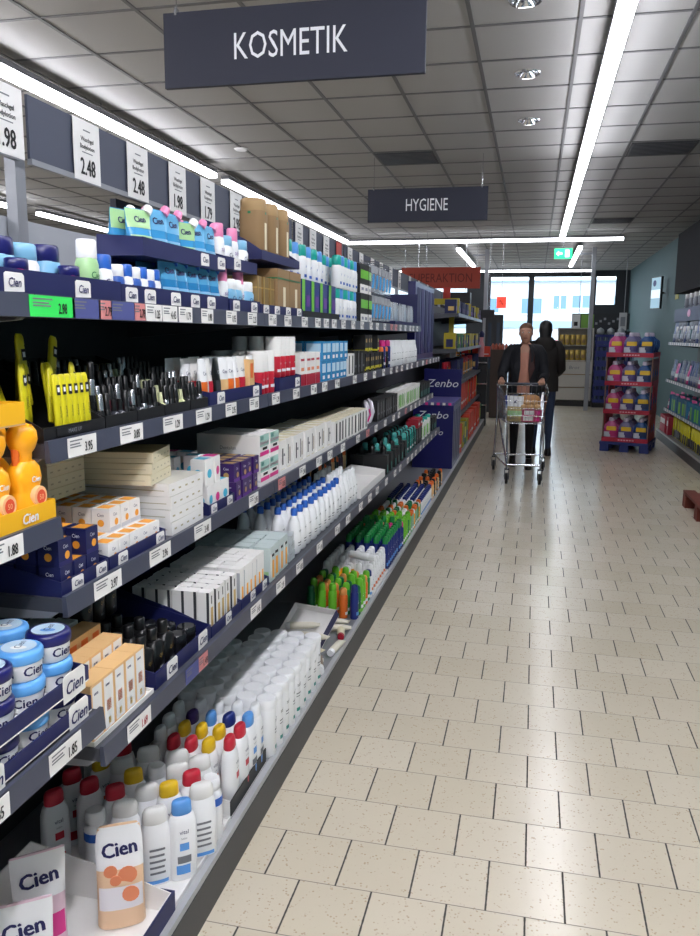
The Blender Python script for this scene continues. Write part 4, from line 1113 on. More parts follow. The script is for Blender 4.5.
tray(2.02, 2.21, -1.22, -.858, S3, .03, .17, navy, 'navy slant sided tray of white cleanser cartons, third shelf', (2.05, 2.17), tagh=.026, tagw=.04)
block(['bluewhite', 'pinkwhite'], 2.03, 2.20, 3, S3+.004, -.868, 4, '', layers=2, dz=.076, dx=.05, stag=1, jr=.1, skip=.3, descs=['white carton with blue lid face', 'white carton with pink lid face'], group='cleanser cartons on the third shelf')
block('purplebox', 2.22, 2.43, 4, S3+.002, -.858, 3, 'purple carton on third shelf', layers=2, dz=.056, dx=.055)
block('pinkbox', 2.44, 2.64, 2, S3+.002, -.858, 1, 'white pink striped carton on third shelf', layers=2, dz=.0855, dx=.22, jr=.0, jit=.001)
tray(2.66, 3.44, -1.15, -.858, S3, .02, .05, white_card, 'low white tray of tall white cartons, third shelf')
block(['whitetall', 'whitetall2'], 2.67, 3.43, 9, S3+.004, -.866, 2, '', dx=.092, jr=.03, stag=0, descs=['tall white carton with black print', 'slim white carton with black bar'], group='tall white cartons on the third shelf')
block('blackwhite', 3.47, 4.20, 11, S3+.002, -.860, 2, 'black and white razor carton, third shelf', dx=.075)
for i, y in enumerate((4.30, 4.42)): put('cable', -.90, y, S3+.012, f'pearl white curling tool with pink clip, third shelf, {["nearer", "farther"][i]} one', rz=.3*i)
block('blackgrey', 4.52, 5.20, 8, S3+.002, -.862, 2, 'black shaver carton on third shelf', dx=.09, jr=.0)
block('whitegreen', 5.22, 6.25, 12, S3+.002, -.862, 2, 'white carton with green print, far third shelf', dx=.08)
block('darkbox', 6.32, 6.93, 7, S3+.002, -.862, 1, 'dark carton at far end of third shelf', dx=.09)

# ---- fourth shelf (S4)
tray(1.295, 1.545, -1.20, -.80, S4, .010, .02, offwhite, 'pale tray of apricot hand cream cartons, lowest raised shelf', (), tagh=.034, tagw=.045)
block('apricot', 1.30, 1.52, 5, S4+.004, -.806, 1, 'slim apricot and white carton at tray front', dx=.048, jr=0, jit=.0005)
block('apricot', 1.30, 1.52, 5, S4+.024, -.858, 1, 'apricot carton in raised second rank', dx=.048, jr=0, jit=.0005)
block('apricotl', 1.30, 1.52, 5, S4+.045, -.910, 1, 'orange front carton in third rank', dx=.048, jr=0.0, jit=.0005)
block('smallwhite', 1.30, 1.52, 5, S4+.075, -.965, 2, 'small white carton with grey print behind apricot ones', dx=.053, jr=0.03)
block('smallwhite', 1.30, 1.52, 5, S4+.024, -1.08, 2, 'small white carton at the very back', dx=.053, jr=0.03)
b = MB(); b.box(-1.20, -.883, 1.30, 1.52, S4+.0035, S4+.0235, offwhite); b.box(-1.20, -.935, 1.30, 1.52, S4+.0235, S4+.0445, offwhite); b.box(-1.04, -.9385, 1.30, 1.52, S4+.0445, S4+.0745, offwhite)
tag(b.build('stepped_riser'), 'pale stepped riser under the apricot cartons', 'riser')
tray(1.555, 1.875, -1.22, -.80, S4, .04, .12, navy, 'navy tray of black bottles and jars, lowest raised shelf', (1.64, 1.82), tagh=.042, tagw=.055)
for r_ in range(5):
    for i in range(3): put('blackbottle', -.85-.06*r_, 1.585+.055*i, S4+.004+0, f'black square perfume bottle in navy tray, {ROW[r_]}, {ORD[i]} from near end', 'black bottles in the navy tray')
for r_ in range(4):
    for i in range(2): put('blackjar', -.845-.055*r_, 1.765+.056*i, S4+.004, f'small glossy black jar in navy tray, {ROW[r_]}, {["nearer", "farther"][i]}', 'black jars in the navy tray')
for r_ in range(3):
    for i in range(3): put('blackbottle', -1.0-.06*r_, 1.585+.055*i, S4+.118, f'black bottle stacked on others, {ROW[r_]}, {ORD[i]} from near end', 'stacked black bottles', rz=.1)
tray(1.88, 2.10, -1.20, -.80, S4, .03, .15, navy, 'navy slant sided tray of tall white serum cartons', (2.0,), tagh=.03, tagw=.04)
block('tallwhite', 1.89, 2.09, 5, S4+.004, -.808, 6, 'tall white serum carton with black print', dx=.0375, jr=.02)
tray(2.105, 2.35, -1.20, -.80, S4, .03, .14, navy, 'navy tray of white and orange serum cartons', (2.2, 2.31), tagh=.03, tagw=.04)
block('tallgrey', 2.115, 2.34, 6, S4+.004, -.808, 6, 'tall white carton with orange stripe', dx=.0375, jr=.02)
block('mistbox', 2.37, 2.58, 4, S4+.002, -.80, 4, 'pale aqua carton with orange stripe', dx=.066, jr=.10)
for l in range(3): put('greypack', -.885, 2.64, S4+.002+.031*l, f'pale grey foil pack in low stack, {["bottom", "middle", "top"][l]} one', 'grey foil packs', rz=.1*l)
block('bluecapbottle', 2.70, 3.42, 10, S4+.002, -.798, 4, 'white body milk bottle with blue cap', dx=.066, group='white bottles with blue caps on the lowest raised shelf')
block('whitebottle', 3.44, 3.72, 5, S4+.002, -.80, 3, 'plain white bottle beyond the blue capped ones', dx=.06)
tray(3.76, 4.42, -1.00, -.80, S4, .04, .06, white_card, 'nearly empty open white carton tray on the lowest raised shelf')
block(['sp_plum', 'sp_peach', 'sp_black', 'sp_blacko', 'sp_plum'], 3.78, 4.46, 13, S4+.002, -1.02, 3, '', dx=.05, descs=['plum can behind white tray', 'peach can behind white tray', 'black can behind white tray', 'black orange capped can', 'dark plum can'], group='dark cans behind the open white tray')
block(['darkbox', 'sp_black', 'darkbox', 'sp_teal'], 4.46, 5.20, 11, S4+.002, -.80, 3, '', dx=.07, descs=['dark teal carton, lowest raised shelf', 'black can, lowest raised shelf', 'dark hair carton, lowest raised shelf', 'teal can, lowest raised shelf'], group='dark hair products')
block(['sp_teal', 'sp_black'], 5.22, 5.72, 9, S4+.002, -.80, 3, '', dx=.06, layers=1, descs=['teal can with aqua cap', 'black can near the red carton'], group='teal and black cans')
block('blackgrey', 5.74, 6.05, 3, S4+.002, -.80, 1, 'black carton beneath the red carton', dx=.10, jr=0)
block('redbox', 5.74, 6.05, 2, S4+.124, -.80, 1, 'dark red carton lying on black cartons', dx=.10, jr=0)
block(['whitegreen', 'tealcap'], 6.08, 6.60, 6, S4+.002, -.80, 2, '', dx=.08, descs=['white carton at far end of lowest raised shelf', 'white turquoise bottle at far end'], group='white products at the far end')
block('darkbox', 6.64, 6.94, 3, S4+.002, -.80, 1, 'dark carton, last group of lowest raised shelf', dx=.09)

# ---- base deck
PT = tray(1.10, 1.572, -1.16, -.785, DK, .055, .13, white_card, 'white open tray with dark rim holding the refill pouches', lip=white_card)
b = MB(); b.box(-.784, -.779, 1.10, 1.577, DK+.005, DK+.058, navy); b.box(-1.16, -.784, 1.573, 1.577, DK+.03, DK+.058, navy)
o = b.build('rim_strip'); o.parent = PT; o.location = (-(1.16+.785)/2*-1, -(1.10+1.572)/2, -DK)
put('pouch_peach', -.885, 1.515, DK+.004, 'peach refill pouch with orange slices and white top in white tray', rz=-1.05, ry=.0, s=1.08)
put('pouch_pink', -1.01, 1.385, DK+.004, 'pink and white refill pouch, farther of the two at the bottom left', rz=-.85, s=1.1, ry=.05)
put('pouch_pink', -.955, 1.255, DK+.004, 'pink and white refill pouch nearest the camera at the bottom left', rz=-.95, s=1.1, ry=.1)
# flat bottles, mixed caps
tray(1.585, 1.955, -1.20, -.785, DK, .012, .03, white_card, 'low white tray under the mixed flat bottles on the base deck')
FL = [('lot_blue', -.815, 1.70, -1.0), ('flask', -.868, 1.66, -1.05), ('flask', -.955, 1.67, -1.2), ('lot_yel', -.880, 1.765, -.9), ('flask', -.935, 1.75, -1.1), ('lot_red', -.845, 1.83, -.8), ('flask', -.80, 1.79, -1.0),
      ('roundblue', -.805, 1.865, 0), ('flask', -.90, 1.86, -1.0), ('lot_red', -1.01, 1.72, -.9), ('roundblue', -1.03, 1.655, 0), ('lot_yel', -1.0, 1.80, -1.0), ('roundblue', -.975, 1.885, 0), ('flask', -1.06, 1.85, -1.1),
      ('lot_red', -1.09, 1.73, -.6), ('lot_red', -1.15, 1.66, -.6), ('lot_red', -1.16, 1.76, -.7), ('lot_yel', -1.12, 1.84, -.6), ('flask', -.86, 1.915, -1.0), ('flask', -.93, 1.925, -1.0), ('lot_yel', -1.17, 1.90, -.8), ('flask', -1.02, 1.925, -1.1), ('lot_red', -1.1, 1.925, -.8)]
DN = {'lot_blue': 'white bottle with sky blue cap', 'flask': 'flat white bottle with white cap', 'lot_yel': 'white bottle with yellow cap', 'lot_red': 'white bottle with red cap', 'roundblue': 'round white bottle with blue band', 'lot_purple': 'white bottle with purple cap', 'lot_navy': 'white bottle with navy cap', 'lot_white': 'white lotion bottle with white cap'}
cnt = {}
tot = {k: sum(1 for q in FL if q[0] == k) for k in DN}
for k, x, y, a in sorted(FL, key=lambda q: -q[1]):
    cnt[k] = cnt.get(k, 0)+1
    nn = f'{ORD[cnt[k]-1]} from the aisle edge' if tot[k] > 1 else 'nearest the aisle edge'
    put(k, x, y, DK+.004, f'{DN[k]} beside the peach pouch, {nn}', rz=a*.9, ry=0)
# upright lotion bottles in white tray with black edge
tray(1.965, 2.275, -1.12, -.788, DK, .05, .10, white_card, 'white tray with black edge around the coloured cap bottles', lip=blackc)
LOT = [[(-.815, 2.03, 'lot_red'), (-.868, 2.00, 'lot_yel'), (-.92, 1.995, 'lot_red'), (-.975, 1.995, 'lot_red')],
       [(-.812, 2.105, 'lot_red'), (-.868, 2.08, 'lot_yel'), (-.922, 2.075, 'lot_yel'), (-.977, 2.075, 'lot_yel'), (-1.035, 2.03, 'lot_white')],
       [(-.812, 2.175, 'lot_blue'), (-.868, 2.16, 'lot_navy'), (-.925, 2.155, 'lot_blue'), (-.985, 2.15, 'lot_purple'), (-1.045, 2.11, 'lot_white')],
       [(-.812, 2.24, 'lot_white'), (-.87, 2.235, 'lot_white'), (-.93, 2.23, 'lot_white'), (-.99, 2.225, 'lot_white'), (-1.05, 2.19, 'lot_white')]]
for i, row in enumerate(LOT):
    for j, (x, y, k) in enumerate(row): put(k, x, y, DK+.004, f'upright {DN[k]}, {ORD[i]} rank away, {ORD[j]} from the aisle', 'coloured cap lotion bottles in the black edged tray', rz=random.uniform(-.2, .1))
for j in range(9):
    for i in range(5):
        if j > 6 and i > 3: continue
        put('canister', -.803-.0695*i, 2.325+.0705*j, DK+.002, f'white cotton pad tub, {ORD[j]} rank from camera, {ORD[i]} from the aisle', 'white tubs standing on the base deck', rz=random.uniform(-.3, .3))
for j in range(4):
    for i in range(3): put('brown_pot', -.99-.06*i, 3.02+.062*j, DK+.002+(.0), f'white pot with brown lid, {ORD[j]} rank from camera, {ORD[i]} from the aisle', 'brown lidded pots on the base deck')
# tilted white tray with loose tubes
tr = tray(3.10, 3.34, -1.03, -.815, DK+.045, .04, .04, white_card, 'tilted white tray with dark edge full of loose cream tubes', lip=navy)
tr.rotation_euler = (.55, 0, -.25)
tr.location.z = DK+.075
kind('loose_tube_brown', 'tube')(bottle('cream_tube', [(0, .018, .018), (.012, .019, .019), (.09, .016, .019), (.12, .002, .021)], mat('taupe plastic', '#8c7462', .4), [(-.03, .018, .018), (-.002, .019, .019), (.001, .019, .019)], white, None, n=2))
for k, x, y, z, ry, rz, lb in (('loose_tube_red', -.93, 3.115, .050, 1.5, -.35, 'cream tube with dark red cap lying in the tilted tray'), ('loose_tube_cream', -.99, 3.20, .108, 1.5, .15, 'ivory tube lying highest in the tilted tray'),
        ('loose_tube_cream', -.93, 3.165, .084, 1.5, -.2, 'ivory tube in the middle of the tilted tray'), ('loose_tube_cream', -.93, 3.035, .019, 1.55, .25, 'ivory tube lying on the deck in front of the tilted tray'),
        ('loose_tube_cream', -.90, 3.43, .022, 1.55, .2, 'ivory tube on the deck just before the green cans'), ('loose_tube_brown', -.80, 2.985, .022, 1.55, 1.9, 'taupe tube lying along the aisle edge beside white tubs'),
        ('loose_tube_cream', -.795, 3.17, .019, 1.55, 1.45, 'ivory tube lying along the aisle edge beside the tilted tray'), ('loose_tube_red', -.80, 3.36, .019, 1.55, 1.8, 'cream tube with dark red cap lying at the aisle edge'),
        ('loose_tube_cream', -.93, 3.53, .020, 1.55, .0, 'ivory tube nearest to the green cans')):
    put(k, x, y, DK+z, lb, ry=ry, rz=rz)
GR = ['sp_green', 'sp_lime', 'sp_orange', 'sp_dgreen', 'sp_lime']
GD = ['green spray can with lime cap', 'lime green can', 'orange can with pale cap', 'dark green can', 'bright lime can']
put('sp_navy', -.80, 3.64, DK+.002, 'navy can in front of the lime green cans')
for j in range(6):
    for i in range(5):
        if j == 0 and i == 0: continue
        q = (i*2+j*3) % 5
        if random.random() < .08: q = 2
        put(GR[q], -.80-.055*i, 3.64+.056*j, DK+.002, f'{GD[q]}, {ORD[j]} rank from camera, {ORD[i]} from the aisle', 'green and orange cans on the base deck')
tray(4.00, 4.44, -1.12, -.775, DK, .02, .04, white_card, 'low white tray of white roll cans on the base deck')
for j in range(7):
    for i in range(5):
        k = 'sp_orangetall' if i in (2, 3) and j < 2 else 'sp_white'
        put(k, -.805-.06*i, 4.035+.059*j, DK+.004, f'{"orange bottle with white cap" if k != "sp_white" else "white can with salmon print"}, {ORD[j]} rank from camera, {ORD[i]} from the aisle', 'white cans on the base deck')
put('sp_whiteblue', -.80, 3.972, DK+.001, 'white can with navy cap at the near corner of white cans')
put('sp_white', -.93, 4.12, DK+.188, 'white can lying across the upright white cans', rx=PI/2, rz=1.2)
for j in range(7):
    for i in range(5): put('sp_navygreen', -.805-.055*i, 4.49+.056*j, DK+.002, f'tall navy can with green cap, {ORD[j]} rank from camera, {ORD[i]} from the aisle', 'navy cans with green caps on the base deck')
def mixrank(y0, ny, keys, descs, grp, nx=5, px=.056, py=.06):
    for j in range(ny):
        for i in range(nx):
            q = random.randrange(len(keys))
            put(keys[q], -.80-px*i, y0+py*j, DK+.002, f'{descs[q]}, {ORD[j]} rank from camera, {ORD[i]} from the aisle', grp)
mixrank(4.90, 3, ['sp_pink', 'sp_goldtop', 'sp_navygreen'], ['navy can with pink cap', 'amber can with salmon cap', 'navy can with green cap beyond'], 'pink and salmon capped cans')
mixrank(5.09, 5, ['sp_lime', 'sp_lime', 'sp_green'], ['tall lime can in far group', 'lime can of far group', 'green can of far group'], 'lime cans in the far group', 5)
mixrank(5.43, 8, ['sp_orangegreen', 'sp_dgcap', 'sp_orangetall'], ['pale green can with orange cap', 'green can with dark green cap', 'orange bottle with white cap, far group'], 'orange and green capped cans')
mixrank(5.93, 10, ['sp_whiteblue'], ['white can with navy cap, far group'], 'white cans with navy caps', 5, .058, .062)
mixrank(6.57, 9, ['sp_black', 'sp_silver', 'sp_peach'], ['black can at far end', 'silver can at far end', 'peach can at far end'], 'mixed cans at the far end of the deck', 3, .06, .09)

# ---- nearest section: orange-yellow bottles in printed trays
ytray = mat('sun yellow card', '#f2b61c', .5)
tray(.80, 1.288, -1.06, -.853, 1.157, .038, .038, ytray, 'sun yellow printed tray holding the orange yellow bottles', (), inner=mat('raw card', '#c79a6c', .7))
b = MB(); b.text('Cien', (0, 0, 0), Y_, Z_, .018, inkw, sx=.95, bold=.04, slant=.15); o = b.build('lettering')
TP = [q for q in bpy.data.objects if q.name.startswith('display_tray') and q.get('label', '').startswith('sun yellow')][0]
o.parent = TP; o.location = (.1045, .165, .019)
for r_ in range(3):
    for i in range(5): put('sun', -.884-.064*r_, .885+.0895*i, 1.161, f'orange yellow sun lotion bottle, {ROW[r_]}, {ORD[4-i]} from the section end', 'orange yellow bottles in the nearest section', s=1.19)
tray(.80, 1.215, -1.10, -.855, 1.340, .040, .040, ytray, 'second sun yellow tray resting on the bottles below', (), inner=mat('raw card', '#c79a6c', .7))
b = MB(); b.text('Cien', (0, 0, 0), Y_, Z_, .018, inkw, sx=.95, bold=.04, slant=.15); o = b.build('lettering')
TP = [q for q in bpy.data.objects if q.get('label', '').startswith('second sun yellow')][0]
o.parent = TP; o.location = (.124, .085, .02)
# ---- cream jars in two stacked trays
tray(.70, 1.270, -1.10, -.787, .792, .030, .055, navy, 'lower navy tray of cream jars, nearest section', (1.225, .98), tagh=.05, tagw=.062, inner=white_card)
tray(.70, 1.265, -1.10, -.787, .855, .030, .055, navy, 'upper navy tray of stacked cream jars, nearest section', (1.215,), tagh=.052, tagw=.07, inner=white_card)
JL = {0: 'front row', 1: 'second row', 2: 'back row'}
for r_ in range(3):
    for i in range(6):
        y = 1.222-.0845*i; x = -.835-.087*r_
        put('jar_sky' if (i+r_) % 2 else 'jar_navy', x, y, .796, f'cream jar with {"sky blue" if (i+r_) % 2 else "navy"} lid, lower tray, {JL[r_]}, {ORD[i]} from section end', 'cream jars of the lower tray', rz=random.uniform(-.4, .4))
        for l in range(2):
            k = ['jar_navy', 'jar_sky', 'jar_navy'][(i+r_) % 3] if l else ['jar_sky', 'jar_sky', 'jar_navy'][(i+r_) % 3]
            put(k, x-.002, y-.002, .859+.0545*l, f'cream jar with {"sky blue" if k == "jar_sky" else "navy"} lid, upper tray, {JL[r_]}, {ORD[i]} from section end{LAY[2][l]}', 'cream jars of the upper tray', rz=random.uniform(-.5, .5))

# ================================================================== beyond the first shelving run
gondola(7.54, 9.20, 'left shelving base carrying the navy cardboard displays', zt=1.81)
for i in range(3): gondola(9.20+1.4*i, 9.20+1.4*(i+1), f'{ORD[i]} section of the farther left shelving, behind the navy displays', zt=1.9)
def disp_text(b, o, u, v, h):
    b.text('Zewa', o, u, v, h, inkw, sx=1.3, slant=.25, lift=.002)
# navy display
r = empty('navy_display', (-.985, 8.63, DK), 0, 'navy cardboard floor display with white script lettering beside the aisle', 'display')
b = MB(); b.box(-.215, .205, -.42, .40, 0, .66, navy_p)
b.text('Zenbo', (0.0, -.4205, .56), X_, Z_, .075, inkw, sx=1.1, slant=.3); b.text('Zenbo', (-.02, -.4205, .38), X_, Z_, .06, inkw, sx=1.1, slant=.3)
for k in range(4): b.rect((.205, 0, 0), Y_, Z_, -.36+.19*k, -.26+.19*k, .05, .6, navy if k % 2 else mat('dim violet print', '#2d2a63', .5))
b.build('body', r)
b = MB(); b.box(-.22, .21, -.43, .40, .66, .69, mat('pale violet print', '#5a5694', .5))
for k in range(7): b.box(-.21+.06*k, -.18+.06*k, -.432, -.430, .662, .688, white_card if k % 2 else hotpink)
b.build('ledge', r)
b = MB(); b.box(-.215, .205, .385, .40, .69, 1.0, navy_p); b.text('Zenbo', (0.0, .3845, .84), X_, Z_, .085, inkw, sx=1.1, slant=.3); b.build('header', r)
# far left shelving content
for i in range(3):
    for z in (.55, .95, 1.35, 1.75):
        shelf(9.21+1.4*i, 9.19+1.4*(i+1), z, -.86, f'{ {.55: "lowest", .95: "second", 1.35: "third", 1.75: "top"}[z]} shelf of the farther left run, {ORD[i]} section', [])
kind('farbox_yellow', 'box')(carton('toy_box', .22, .22, .30, mat('muted yellow card', '#b5a41c', .5), lambda b, w, d, h: (F(b, w, d, h)[0](-.4, .3, .2, .5, dblue), F(b, w, d, h)[1](-.3, .3, .1, .6, navy))))
kind('farbox_red', 'box')(carton('toy_box', .22, .24, .34, mat('vermilion card', '#d8452e', .5), lambda b, w, d, h: (F(b, w, d, h)[0](-.4, .3, .2, .3, white_card), F(b, w, d, h)[1](-.2, .3, .55, .8, orange))))
kind('farbox_navy', 'box')(carton('toy_box', .18, .22, .26, navy, lambda b, w, d, h: (F(b, w, d, h)[0](-.4, .3, .2, .5, violet), F(b, w, d, h)[1](-.2, .3, .2, .5, goldl))))
kind('farbox_green', 'box')(carton('toy_box', .2, .22, .28, mat('muted green card', '#3f7a4a', .5), lambda b, w, d, h: (F(b, w, d, h)[0](-.3, .3, .3, .8, lemon), F(b, w, d, h)[1](-.3, .3, .1, .3, white_card))))
kind('farbottle', 'bottle')(bluejar(mat('amber juice', '#c98a1e', .3), red, .24, .035, .04, 'juice_bottle', 'x', inkw))
kind('farcan', 'can')(spray(mat('dim teal can', '#2d5f6b', .4), silver, white, .2, .035))
FN = {'farbox_yellow': 'muted yellow carton', 'farbox_red': 'vermilion red carton', 'farbox_navy': 'navy carton with gold print', 'farbox_green': 'green carton', 'farbottle': 'amber juice bottle', 'farcan': 'teal can'}
seqs = {'base deck': (DK, ['farbox_red', 'farbox_navy', 'farbox_yellow', 'farbox_green', 'farbox_yellow', 'farbox_red', 'farbox_red', 'farbox_red'], -.79),
        'lowest shelf': (.545, ['farbox_navy', 'farbox_red', 'farbox_yellow', 'farbox_yellow', 'farbox_red', 'farbox_red', 'farbox_red'], -.875),
        'second shelf': (.945, ['farbottle', 'farcan', 'farbottle', 'farbottle', 'farbox_navy', 'farbottle', 'farcan'], -.875),
        'third shelf': (1.345, ['farbox_yellow', 'farbox_navy', 'farcan', 'farbox_green', 'farbox_navy', 'farcan'], -.875),
        'top shelf': (1.745, ['farbox_navy', 'farcan', 'farbox_yellow', 'farbox_navy', 'farbottle'], -.875)}
for nm, (z, ks, xf) in seqs.items():
    y = 9.26; n = 0
    while y < 13.3:
        k = ks[n % len(ks)] if n < len(ks)*1 else random.choice(ks)
        q = .6 if z > 1.2 else 1
        wd = .24*q if k.startswith('farbox') else .09
        put(k, xf-.13*q, y+wd/2, z+.002, f'{FN[k]} on {nm} of farther left run, {ORD[min(n, 39)]} from near end', f'mixed goods on {nm} of the farther left run', rz=random.uniform(-.08, .08), s=q)
        y += wd+.03; n += 1
# yellow frame sign and red panel over the far shelves
b = MB(); b.box(-1.30, -.95, 9.70, 9.72, 1.86, 1.93, mat('muted yellow card', '#b5a41c', .5)); b.box(-1.01, -.95, 9.70, 9.72, 1.352, 1.86, mat('muted yellow card', '#b5a41c', .5))
tag(b.build('mustard_arch'), 'mustard yellow frame standing up over the farther left shelves', 'frame')
b = MB(); b.box(-1.28, -1.18, 11.4, 11.42, 1.95, 2.16, mat('signal red card', '#c8362c', .5)); b.box(-1.24, -1.22, 11.402, 11.418, 1.746, 1.95, steel)
tag(b.build('red_flag_sign'), 'small red panel sticking up left below the brick red sign', 'sign')
# checkout back wall units: dark cabinets, screens
def cabinet(x0, x1, y0, y1, z0, z1, m, name, label, cat, extra=None):
    r = empty(name, ((x0+x1)/2, (y0+y1)/2, z0), 0, label, cat)
    b = MB(); b.box(-(x1-x0)/2, (x1-x0)/2, -(y1-y0)/2, (y1-y0)/2, 0, z1-z0, m); b.build('body', r, bevel=.004)
    if extra: extra(r, (x1-x0)/2, (y1-y0)/2, z1-z0)
    return r
darkc = mat('charcoal cabinet', '#24282e', .5)
def ex1(r, hx, hy, h):
    for i in range(2):
        b = MB(); b.box(-hx+.05+i*hx, -.05+i*hx, -hy-.004, -hy, h*.45, h*.92, mat('dim screen', '#3b4654', .2)); b.build('glass_front', r)
cabinet(-.95, -.62, 16.0, 16.3, 0, 1.9, darkc, 'checkout_cabinet', 'dark checkout cabinet below the small red sign', 'cabinet', ex1)
def ex0(r, hx, hy, h):
    for s in (-1, 1):
        b = MB(); b.tube([(s*(hx-.1), 0, h), (s*(hx-.1), 0, CZ-1.95)], .005, steel, 5); b.build('hanger', r)
cabinet(-2.2, -1.15, 14.5, 14.8, 1.95, 2.25, darkc, 'overhead_panel', 'dark overhead panel under the brick red sign', 'panel', ex0)
b = MB(); b.box(-2.0, -.70, 14.2, 14.24, 1.80, 1.94, darkc); b.tube([(-1.9, 14.22, 1.94), (-1.9, 14.22, CZ)], .004, steel, 5); b.tube([(-.8, 14.22, 1.94), (-.8, 14.22, CZ)], .004, steel, 5)
tag(b.build('overhead_beam'), 'dark overhead beam of the checkout hanging left of the aisle', 'beam')
def ex2(r, hx, hy, h):
    for z in (.35, .7, 1.05):
        b = MB(); b.box(-hx-.02, hx+.02, -hy-.08, -hy, z, z+.02, steel); b.build('rack', r)
cabinet(-1.3, -.75, 13.45, 13.75, 0, 1.15, darkc, 'checkout_rack', 'dark rack at the checkout behind the farther left shelves', 'rack', ex2)
for i in range(9):
    k = ['farbottle', 'farcan', 'farbox_red'][i % 3]
    put(k, -1.25+.06*i, 13.6, 1.152, f'{FN[k]} standing on the checkout rack, {ORD[i]} from left', 'goods on the checkout rack', rz=-PI/2, s=.5 if k == 'farbox_red' else .8)
# checked pink and white promotion figure stand
r = empty('promotion_stand', (-1.02, 12.85, 1.745), 0, 'pink and white pack with dark top standing on far top shelf', 'pack')
r.location.z = 1.152; r.location.y = 13.52; r.location.x = -.86
b = MB(); b.loft([(0, .05, .09), (.2, .05, .10), (.26, .03, .05), (.32, .035, .045)], mat('pale rose foil', '#cf8f98', .4), 16, 3); b.build('bag', r)
b = MB(); b.loft([(.32, .035, .045), (.38, .045, .05), (.42, .02, .03)], navy, 14); b.build('cap', r)
# red crates with goods behind trolley on the left
for i, (x, y) in enumerate(((-.62, 15.1), (-.3, 15.3))):
    r = empty('goods_stand', (x, y, 0), 0, f'dark wire stand with red topped goods at the checkout, {["left", "right"][i]} of two', 'stand')
    b = MB(); b.box(-.15, .15, -.2, .2, 0, 1.25, mat('dark brown rack', '#3a2d27', .6)); b.build('rack', r, bevel=.01)
    b = MB()
    for k in range(5): b.loft([(1.25, .028, .028), (1.32, .03, .03), (1.36, .01, .01)], mat('brick print', '#a5533f', .5), 10, cx=-.12+.06*k, cy=-.12)
    b.build('sweets', r)

# white cabinet with drawers and gold packs
r = empty('white_cabinet', (.86, 18.15, 0), 0, 'white cabinet with drawer fronts and two shelves of gold packs', 'cabinet')
cabm = mat('warm white cabinet', '#b9b5ae', .5)
b = MB(); b.box(-.36, .36, .15, .17, .12, 1.68, cabm)
for e in (-1, 1): b.prism([(.17, .12), (-.20, .12), (-.24, .95), (-.10, 1.68), (.17, 1.68)], e*.36-.012, e*.36+.012, cabm, axis='x')
b.box(-.36, .36, -.16, .15, 1.30, 1.315, cabm); b.box(-.36, .36, -.22, .15, .97, .99, cabm); b.box(-.36, .36, -.1, .15, 1.66, 1.68, cabm); b.build('cabinet_body', r)
for k in range(3):
    b = MB(); b.box(-.345, .345, -.235, -.215, .14+.28*k, .40+.28*k, cabm)
    if k == 2: b.text('Brot', (0, -.236, .84), X_, Z_, .07, inkg, sx=1.2, slant=.2)
    dr = b.build('drawer', r, bevel=.004)
    b = MB(); b.box(-.34, .34, -.215, -.21, .402+.28*k, .418+.28*k, brown); b.build('gap_strip', dr)
b = MB(); b.box(-.40, .40, -.18, .17, 0, .12, black); b.build('plinth', r)
def goldpack():
    r = empty('coffee_pack'); b = MB(); b.loft([(0, .035, .045), (.01, .04, .05), (.18, .04, .05), (.22, .01, .05)], mat('coffee gold foil', '#b59a4c', .3, .4), 12, 4); b.build('bag', r)
    b = MB(); b.box(-.043, -.041, -.03, .03, .05, .12, brown); b.build('label_patch', r)
    return r
kind('goldpack', 'pack')(goldpack)
for l in range(2):
    for i in range(6):
        for d in range(2): put('goldpack', .57+.115*i, 18.03+.09*d+(.04 if l else 0), (.992, 1.317)[l], f'gold foil pack on {["lower", "upper"][l]} shelf of white cabinet, {["front", "back"][d]} row, {ORD[i]} from left', 'gold packs in the white cabinet', rz=PI/2)
# blue crates stacked
crm = mat('blue crate plastic', '#24307a', .5)
def crate():
    r = empty('bottle_crate'); b = MB(); w, d = .19, .15
    b.box(-w, w, -d, d, 0, .02, crm)
    for (a, c, e, f_) in ((-w, w, -d, -d+.012), (-w, w, d-.012, d), (-w, -w+.012, -d+.012, d-.012), (w-.012, w, -d+.012, d-.012)):
        b.box(a, c, e, f_, .02, .07, crm); b.box(a, c, e, f_, .15, .20, crm)
    for x in (-w+.01, -.07, .07, w-.01):
        for y in (-d+.006, d-.006): b.box(x-.01, x+.01, y-.005, y+.005, .07, .15, crm)
    b.build('crate_body', r)
    b = MB()
    for i in range(4):
        for j in range(3): b.loft([(.02, .03, .03), (.14, .03, .03), (.18, .012, .012), (.205, .012, .012)], mat('dim bottle glass', '#4b5a72', .2), 8, cx=-.135+.09*i, cy=-.09+.09*j)
    b.build('bottles', r)
    return r
kind('crate', 'crate')(crate)
for c in range(2):
    for l in range(7): put('crate', 1.46+.40*c, 18.0, .10+.207*l, f'blue bottle crate right of the white cabinet, {["left", "right"][c]} stack, {ORD[l]} from bottom', 'stacked blue bottle crates')
b = MB(); b.box(1.25, 2.07, 17.82, 18.18, 0, .095, black); tag(b.build('crate_plinth'), 'low black plinth under the blue bottle crates', 'plinth')
kind('whitebag', 'bag')(lambda: (lambda r, b: (b.loft([(0, .05, .07), (.03, .08, .11), (.10, .07, .09), (.14, .01, .04)], mat('milky film', '#9aa0a4', .3), 12, 2.4), b.build('bag_body', r), r)[-1])(empty('goods_bag'), MB()))
for i in range(3): put('whitebag', 1.36+.21*i, 18.0, .10+.207*7+.0, f'grey film bag on top of the blue crates, {ORD[i]} from left', 'film bags on the crates')
